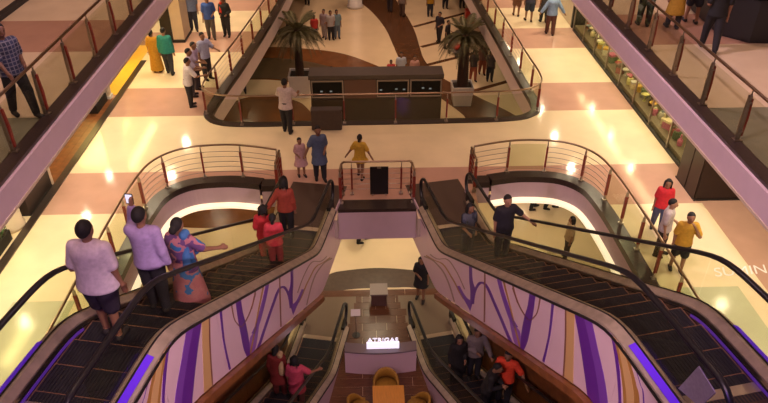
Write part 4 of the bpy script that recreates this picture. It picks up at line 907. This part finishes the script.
# middle level, centre
ZP = ZB + .002
person('man in pale shirt leaning on the far railing, back to camera', (-2.62, 18.28, ZP), 172, 1.72, ('rail', 'rail'), .05, (.60, .50, .47), 'short', (.016, .014, .016), near=1, lean=.05)
person('woman in blue tunic and dark leggings holding a child\'s hand', (-1.50, 15.55, ZP), 12, 1.62, ('hold', 'bent'), .04, (.085, .115, .20), 'short', (.018, .016, .022), skirt=(.33, .115), hair='tail', near=1)
person('little girl in pale pink dress beside the woman in blue', (-2.02, 15.75, ZP), 20, 1.18, ('bent', 'down'), .03, (.50, .30, .30), 'short', (.26, .12, .07), 'none', skirt=(.30, .14), hair='bun', near=1, sh=.9)
person('girl in yellow dress with long ponytail walking by the landing', (-.42, 15.6, ZP), 165, 1.32, ('wide', 'wide'), .10, (.60, .36, .035), 'short', (.26, .12, .07), 'none', skirt=(.40, .15), hair='tail', near=1)
# middle level, right walkway
person('woman in red top and blue jeans on the right walkway', (6.72, 12.95, ZP), -20, 1.46, ('down', 'down'), .09, (.58, .018, .03), 'short', (.085, .10, .19), hair='long', near=1)
person('man in pale grey shirt turned towards the mustard-clad companion', (6.42, 12.0, ZP), 60, 1.54, ('down', 'bent'), .03, (.46, .40, .40), 'short', (.05, .035, .03), near=1, skin=1)
person('companion in mustard shirt with hand raised to the mouth', (6.60, 11.45, ZP), -8, 1.56, ('down', 'face'), .05, (.46, .25, .02), 'short', (.012, .012, .014), 'shorts', hair='short', near=1)
# middle level, left walkway
person('woman in long mustard dress seen from behind near the yellow shop', (-7.72, 23.1, ZP), 175, 1.58, ('bent', 'down'), 0, (.50, .24, .015), 'short', (.4, .2, .02), 'none', skirt=(.06, .13), hair='tail')
person('man in teal shirt walking beside the mustard dress', (-7.22, 22.9, ZP), 178, 1.72, ('down', 'down'), .06, (.015, .20, .16), 'long', (.022, .022, .026))
person('man in white shirt bent over the curved corner of the far railing', (-5.92, 20.2, ZP), 120, 1.66, ('rail', 'rail'), .02, (.62, .56, .58), 'short', (.014, .013, .016), lean=.05)
person('man in lilac grey shirt second in the row at the railing', (-6.02, 21.0, ZP), 100, 1.68, ('rail', 'bent'), 0, (.40, .34, .46), 'short', (.06, .05, .06), lean=.03)
person('man in mauve shirt squeezed third in the row at the railing', (-5.98, 21.6, ZP), 80, 1.68, ('rail', 'bent'), 0, (.36, .28, .40), 'short', (.05, .045, .06), lean=.03)
person('man in pale blue shirt at the end of the railing row', (-5.78, 22.4, ZP), 50, 1.72, ('down', 'rail'), 0, (.40, .42, .60), 'short', (.04, .035, .04))
person('man in grey blue shirt with bag far down the left walkway', (-7.28, 27.5, ZP), 10, 1.74, ('wide', 'down'), .05, (.13, .15, .24), 'short', (.03, .03, .045))
person('man in royal blue shirt on the left walkway', (-6.38, 26.5, ZP), 10, 1.74, ('down', 'bent'), .05, (.035, .085, .32), 'short', (.10, .085, .075))
person('woman in black with bright red shawl on the left walkway', (-5.80, 26.75, ZP), -5, 1.62, ('bent', 'bent'), .03, (.02, .02, .02), 'long', (.02, .02, .025), hair='long', shawl=(.62, .04, .02))
# middle level, far right walkway
person('man in blue shirt and brown trousers striding on the far right walkway', (7.36, 26.5, ZP), 175, 1.74, ('wide', 'wide'), .07, (.20, .28, .46), 'long', (.10, .035, .025))
person('person in dark shorts at the top of the right walkway', (6.85, 28.2, ZP), 178, 1.7, ('down', 'down'), .06, (.05, .05, .09), 'short', (.03, .035, .06), 'shorts')
person('woman in patterned black skirt at the top of the right walkway', (7.45, 28.0, ZP), 182, 1.6, ('down', 'down'), .05, (.05, .045, .045), 'short', (.03, .03, .03), skirt=(.30, .15))
person('person with bare arms at the railing of the far right walkway', (6.45, 28.9, ZP), 170, 1.66, ('down', 'down'), .05, (.30, .25, .26), 'short', (.22, .10, .06), 'shorts')
# upper galleries
G = 'people on the upper galleries'; ZG = ZU + .002
person('man in navy plaid shirt walking along the left gallery', (-6.84, 12.0, ZG), 50, 1.84, ('fwd', 'bent'), .12, (.05, .06, .13), 'short', (.016, .014, .017), near=2, group=G, skin=2, topm=checker('navy_plaid', (.035, .042, .10), (.17, .16, .20)))
person('man in black walking away on the right gallery', (7.85, 14.95, ZG), 165, 1.76, ('down', 'bent'), .13, (.008, .007, .008), 'short', (.012, .011, .014), near=2, group=G)
person('woman in long mustard kurta on the right gallery', (7.6, 16.5, ZG), 175, 1.66, ('bent', 'down'), .04, (.40, .22, .02), 'long', (.02, .018, .02), skirt=(.22, .12), hair='long', near=1, group=G)
person('person in striped shirt and dark shorts on the right gallery', (8.25, 16.9, ZG), 178, 1.68, ('down', 'down'), .06, (.30, .28, .32), 'short', (.02, .02, .028), 'shorts', near=1, group=G)
person('person in camouflage trousers at the right gallery railing', (6.92, 16.7, ZG), 172, 1.7, ('down', 'down'), .03, (.015, .014, .016), 'short', (.05, .06, .04), near=1, group=G, botm=patches('camouflage', (.012, .014, .012), (.05, .07, .035), (.22, .25, .20)))
# ground floor
G = 'people on the ground floor'; Z0 = .010
person('woman in short black dress at the foot of the lower right escalator', (1.30, 15.1, Z0), -15, 1.62, ('front', 'down'), .05, (.015, .012, .016), 'short', (.26, .12, .07), 'none', skirt=(.34, .12), hair='long', near=1, group=G)
person('person in dark trousers half hidden under the small landing', (-.88, 18.35, Z0), 90, 1.7, ('down', 'down'), .06, (.05, .04, .05), 'short', (.03, .03, .045), group=G)
person('person in black half hidden behind the small landing fascia', (-.42, 18.0, Z0), 100, 1.7, ('down', 'down'), .09, (.3, .28, .28), 'short', (.012, .012, .014), group=G)
person('person in black trousers seen below the right cove lip', (5.7, 19.75, Z0), 100, 1.7, ('down', 'down'), .07, (.2, .2, .2), 'short', (.012, .012, .014), group=G)
person('second person in black trousers below the right cove lip', (6.3, 19.75, Z0), 75, 1.68, ('down', 'down'), .09, (.2, .18, .18), 'short', (.012, .012, .014), group=G)
person('long-haired person in beige seen from above through the right opening', (6.15, 16.9, Z0), -90, 1.64, ('down', 'down'), .04, (.42, .30, .18), 'short', (.05, .04, .03), hair='long', group=G)
for lb, x, y, f, hh, tp, bt, hr in (
    ('child in red shirt standing by the left palm', -3.0, 37.1, 10, 1.45, (.48, .04, .03), (.03, .03, .05), 'short'),
    ('person in light print shirt, left in the group of three', -2.46, 37.35, -15, 1.68, (.36, .28, .30), (.40, .34, .34), 'short'),
    ('person in white shirt, middle of the group of three', -2.08, 37.1, 15, 1.68, (.46, .42, .42), (.02, .02, .03), 'short'),
    ('person in pale blue shirt, right in the group of three', -1.74, 37.3, 10, 1.66, (.16, .25, .30), (.12, .16, .22), 'short'),
    ('dark-clad person behind the crown of the left palm', -4.2, 36.0, 0, 1.68, (.03, .03, .05), (.03, .03, .04), 'short'),
    ('dark-clad person far behind the left palm', -3.85, 43.6, 0, 1.7, (.04, .03, .03), (.012, .012, .014), 'short'),
    ('guard in dark uniform behind the right palm', 4.0, 36.5, -40, 1.74, (.03, .025, .035), (.016, .014, .02), 'short'),
    ('dark-clad person bending beside the red pushchair', 4.35, 35.5, 60, 1.6, (.03, .025, .03), (.05, .04, .04), 'short'),
    ('woman in black walking, left of the three near the right palm', 5.15, 31.1, 10, 1.62, (.06, .045, .04), (.30, .08, .04), 'long'),
    ('woman in brown behind the two near the right palm', 5.72, 31.9, 5, 1.64, (.16, .08, .06), (.25, .07, .04), 'long'),
    ('woman in white-trimmed black top, right of the three near the palm', 5.98, 31.05, 0, 1.62, (.08, .06, .06), (.02, .02, .03), 'long'),
    ('person in mustard shirt at the top of the ground floor', 3.9, 41.0, 0, 1.7, (.50, .27, .02), (.03, .035, .05), 'short'),
    ('person in dark trousers at the top of the ground floor', 5.0, 42.5, 10, 1.7, (.3, .3, .32), (.02, .02, .028), 'short'),
    ('slim person in black near the red stall', 6.1, 42.6, 10, 1.7, (.03, .03, .03), (.02, .02, .028), 'short'),
    ('person in black trousers under the white canopy', 7.35, 40.2, 0, 1.7, (.10, .08, .08), (.012, .012, .015), 'short'),
    ('person in grey walking on the brown floor band', 2.17, 41.1, 170, 1.7, (.22, .17, .15), (.12, .07, .05), 'short'),
    ('person in pale shirt on the brown floor band', 1.45, 42.0, 170, 1.7, (.40, .36, .36), (.05, .04, .05), 'short'),
    ('woman in navy walking under the left railing', -6.1, 30.1, 10, 1.66, (.05, .045, .09), (.04, .04, .06), 'long'),
    ('person in dark trousers below the curved railing corner', -6.7, 28.1, 10, 1.64, (.18, .12, .14), (.03, .03, .05), 'short'),
    ('child in red shirt looking over the kiosk', 1.05, 30.6, 5, 1.35, (.50, .05, .05), (.05, .05, .06), 'short'),
    ('person in pale blue shirt behind the kiosk', 1.55, 30.8, 5, 1.66, (.45, .48, .56), (.05, .05, .06), 'short'),
    ('person in pink shirt behind the kiosk', 2.2, 30.7, 5, 1.50, (.52, .28, .24), (.05, .05, .06), 'short'),
    ('person whose dark head shows above the kiosk', -1.75, 29.2, 5, 1.62, (.12, .08, .06), (.05, .05, .06), 'short')):
    person(lb, (x, y, Z0), f, hh, ('down', 'bent') if len(lb) % 2 else ('down', 'down'), .06 if len(lb) % 3 else .02, tp, 'short', bt, hair=hr, group=G, skin=len(lb) % 3)
# phone in the raised hand
e = EUL; p = Vector(on_esc(EUL, 6.12, .02)); Hh = 1.66; a = math.radians(172)
q = Vector((.136 * Hh, -.165 * Hh, .967 * Hh)); q = Matrix.Rotation(a, 3, 'Z') @ q
ph = empty('phone', p + q, a, 'phone with bright screen raised above the left escalator', 'phone')
ch(MB().box(-.05, .05, -.006, .006, -.075, .075), 'case', BLACK, ph); ch(MB().box(-.044, .044, .0062, .0075, -.066, .066), 'screen', mat('phone_screen', (.5, .5, .6), .3, emit=(.8, .8, 1), es=.9), ph)
# red pushchair by the right palm
o = empty('pushchair', (4.75, 34.6, 0), math.radians(30), 'red and grey pushchair beside the right palm crown', 'pushchair')
ch(MB().box(-.22, .22, -.25, .25, .40, .52), 'seat', REDP, o); ch(MB().box(-.22, .22, .2, .28, .5, 1.0), 'backrest', REDP, o)
for sx in (-1, 1):
    ch(MB().tube([(sx * .24, .45, 1.05), (sx * .24, .2, .55), (sx * .24, -.35, .12)], .015, 6), 'frame', STEEL, o)
    for y in (-.35, .3): ch(MB().tube([(sx * .24 - .02, y, .12), (sx * .24 + .02, y, .12)], .12, 12), 'wheel', RUBBER, o)
ch(MB().tube([(-.24, .45, 1.05), (.24, .45, 1.05)], .016, 6), 'handle', BLACK, o); ch(MB().box(-.2, .2, -.2, .25, .15, .32), 'basket', mat('grey_mesh', (.2, .2, .22), .7), o)
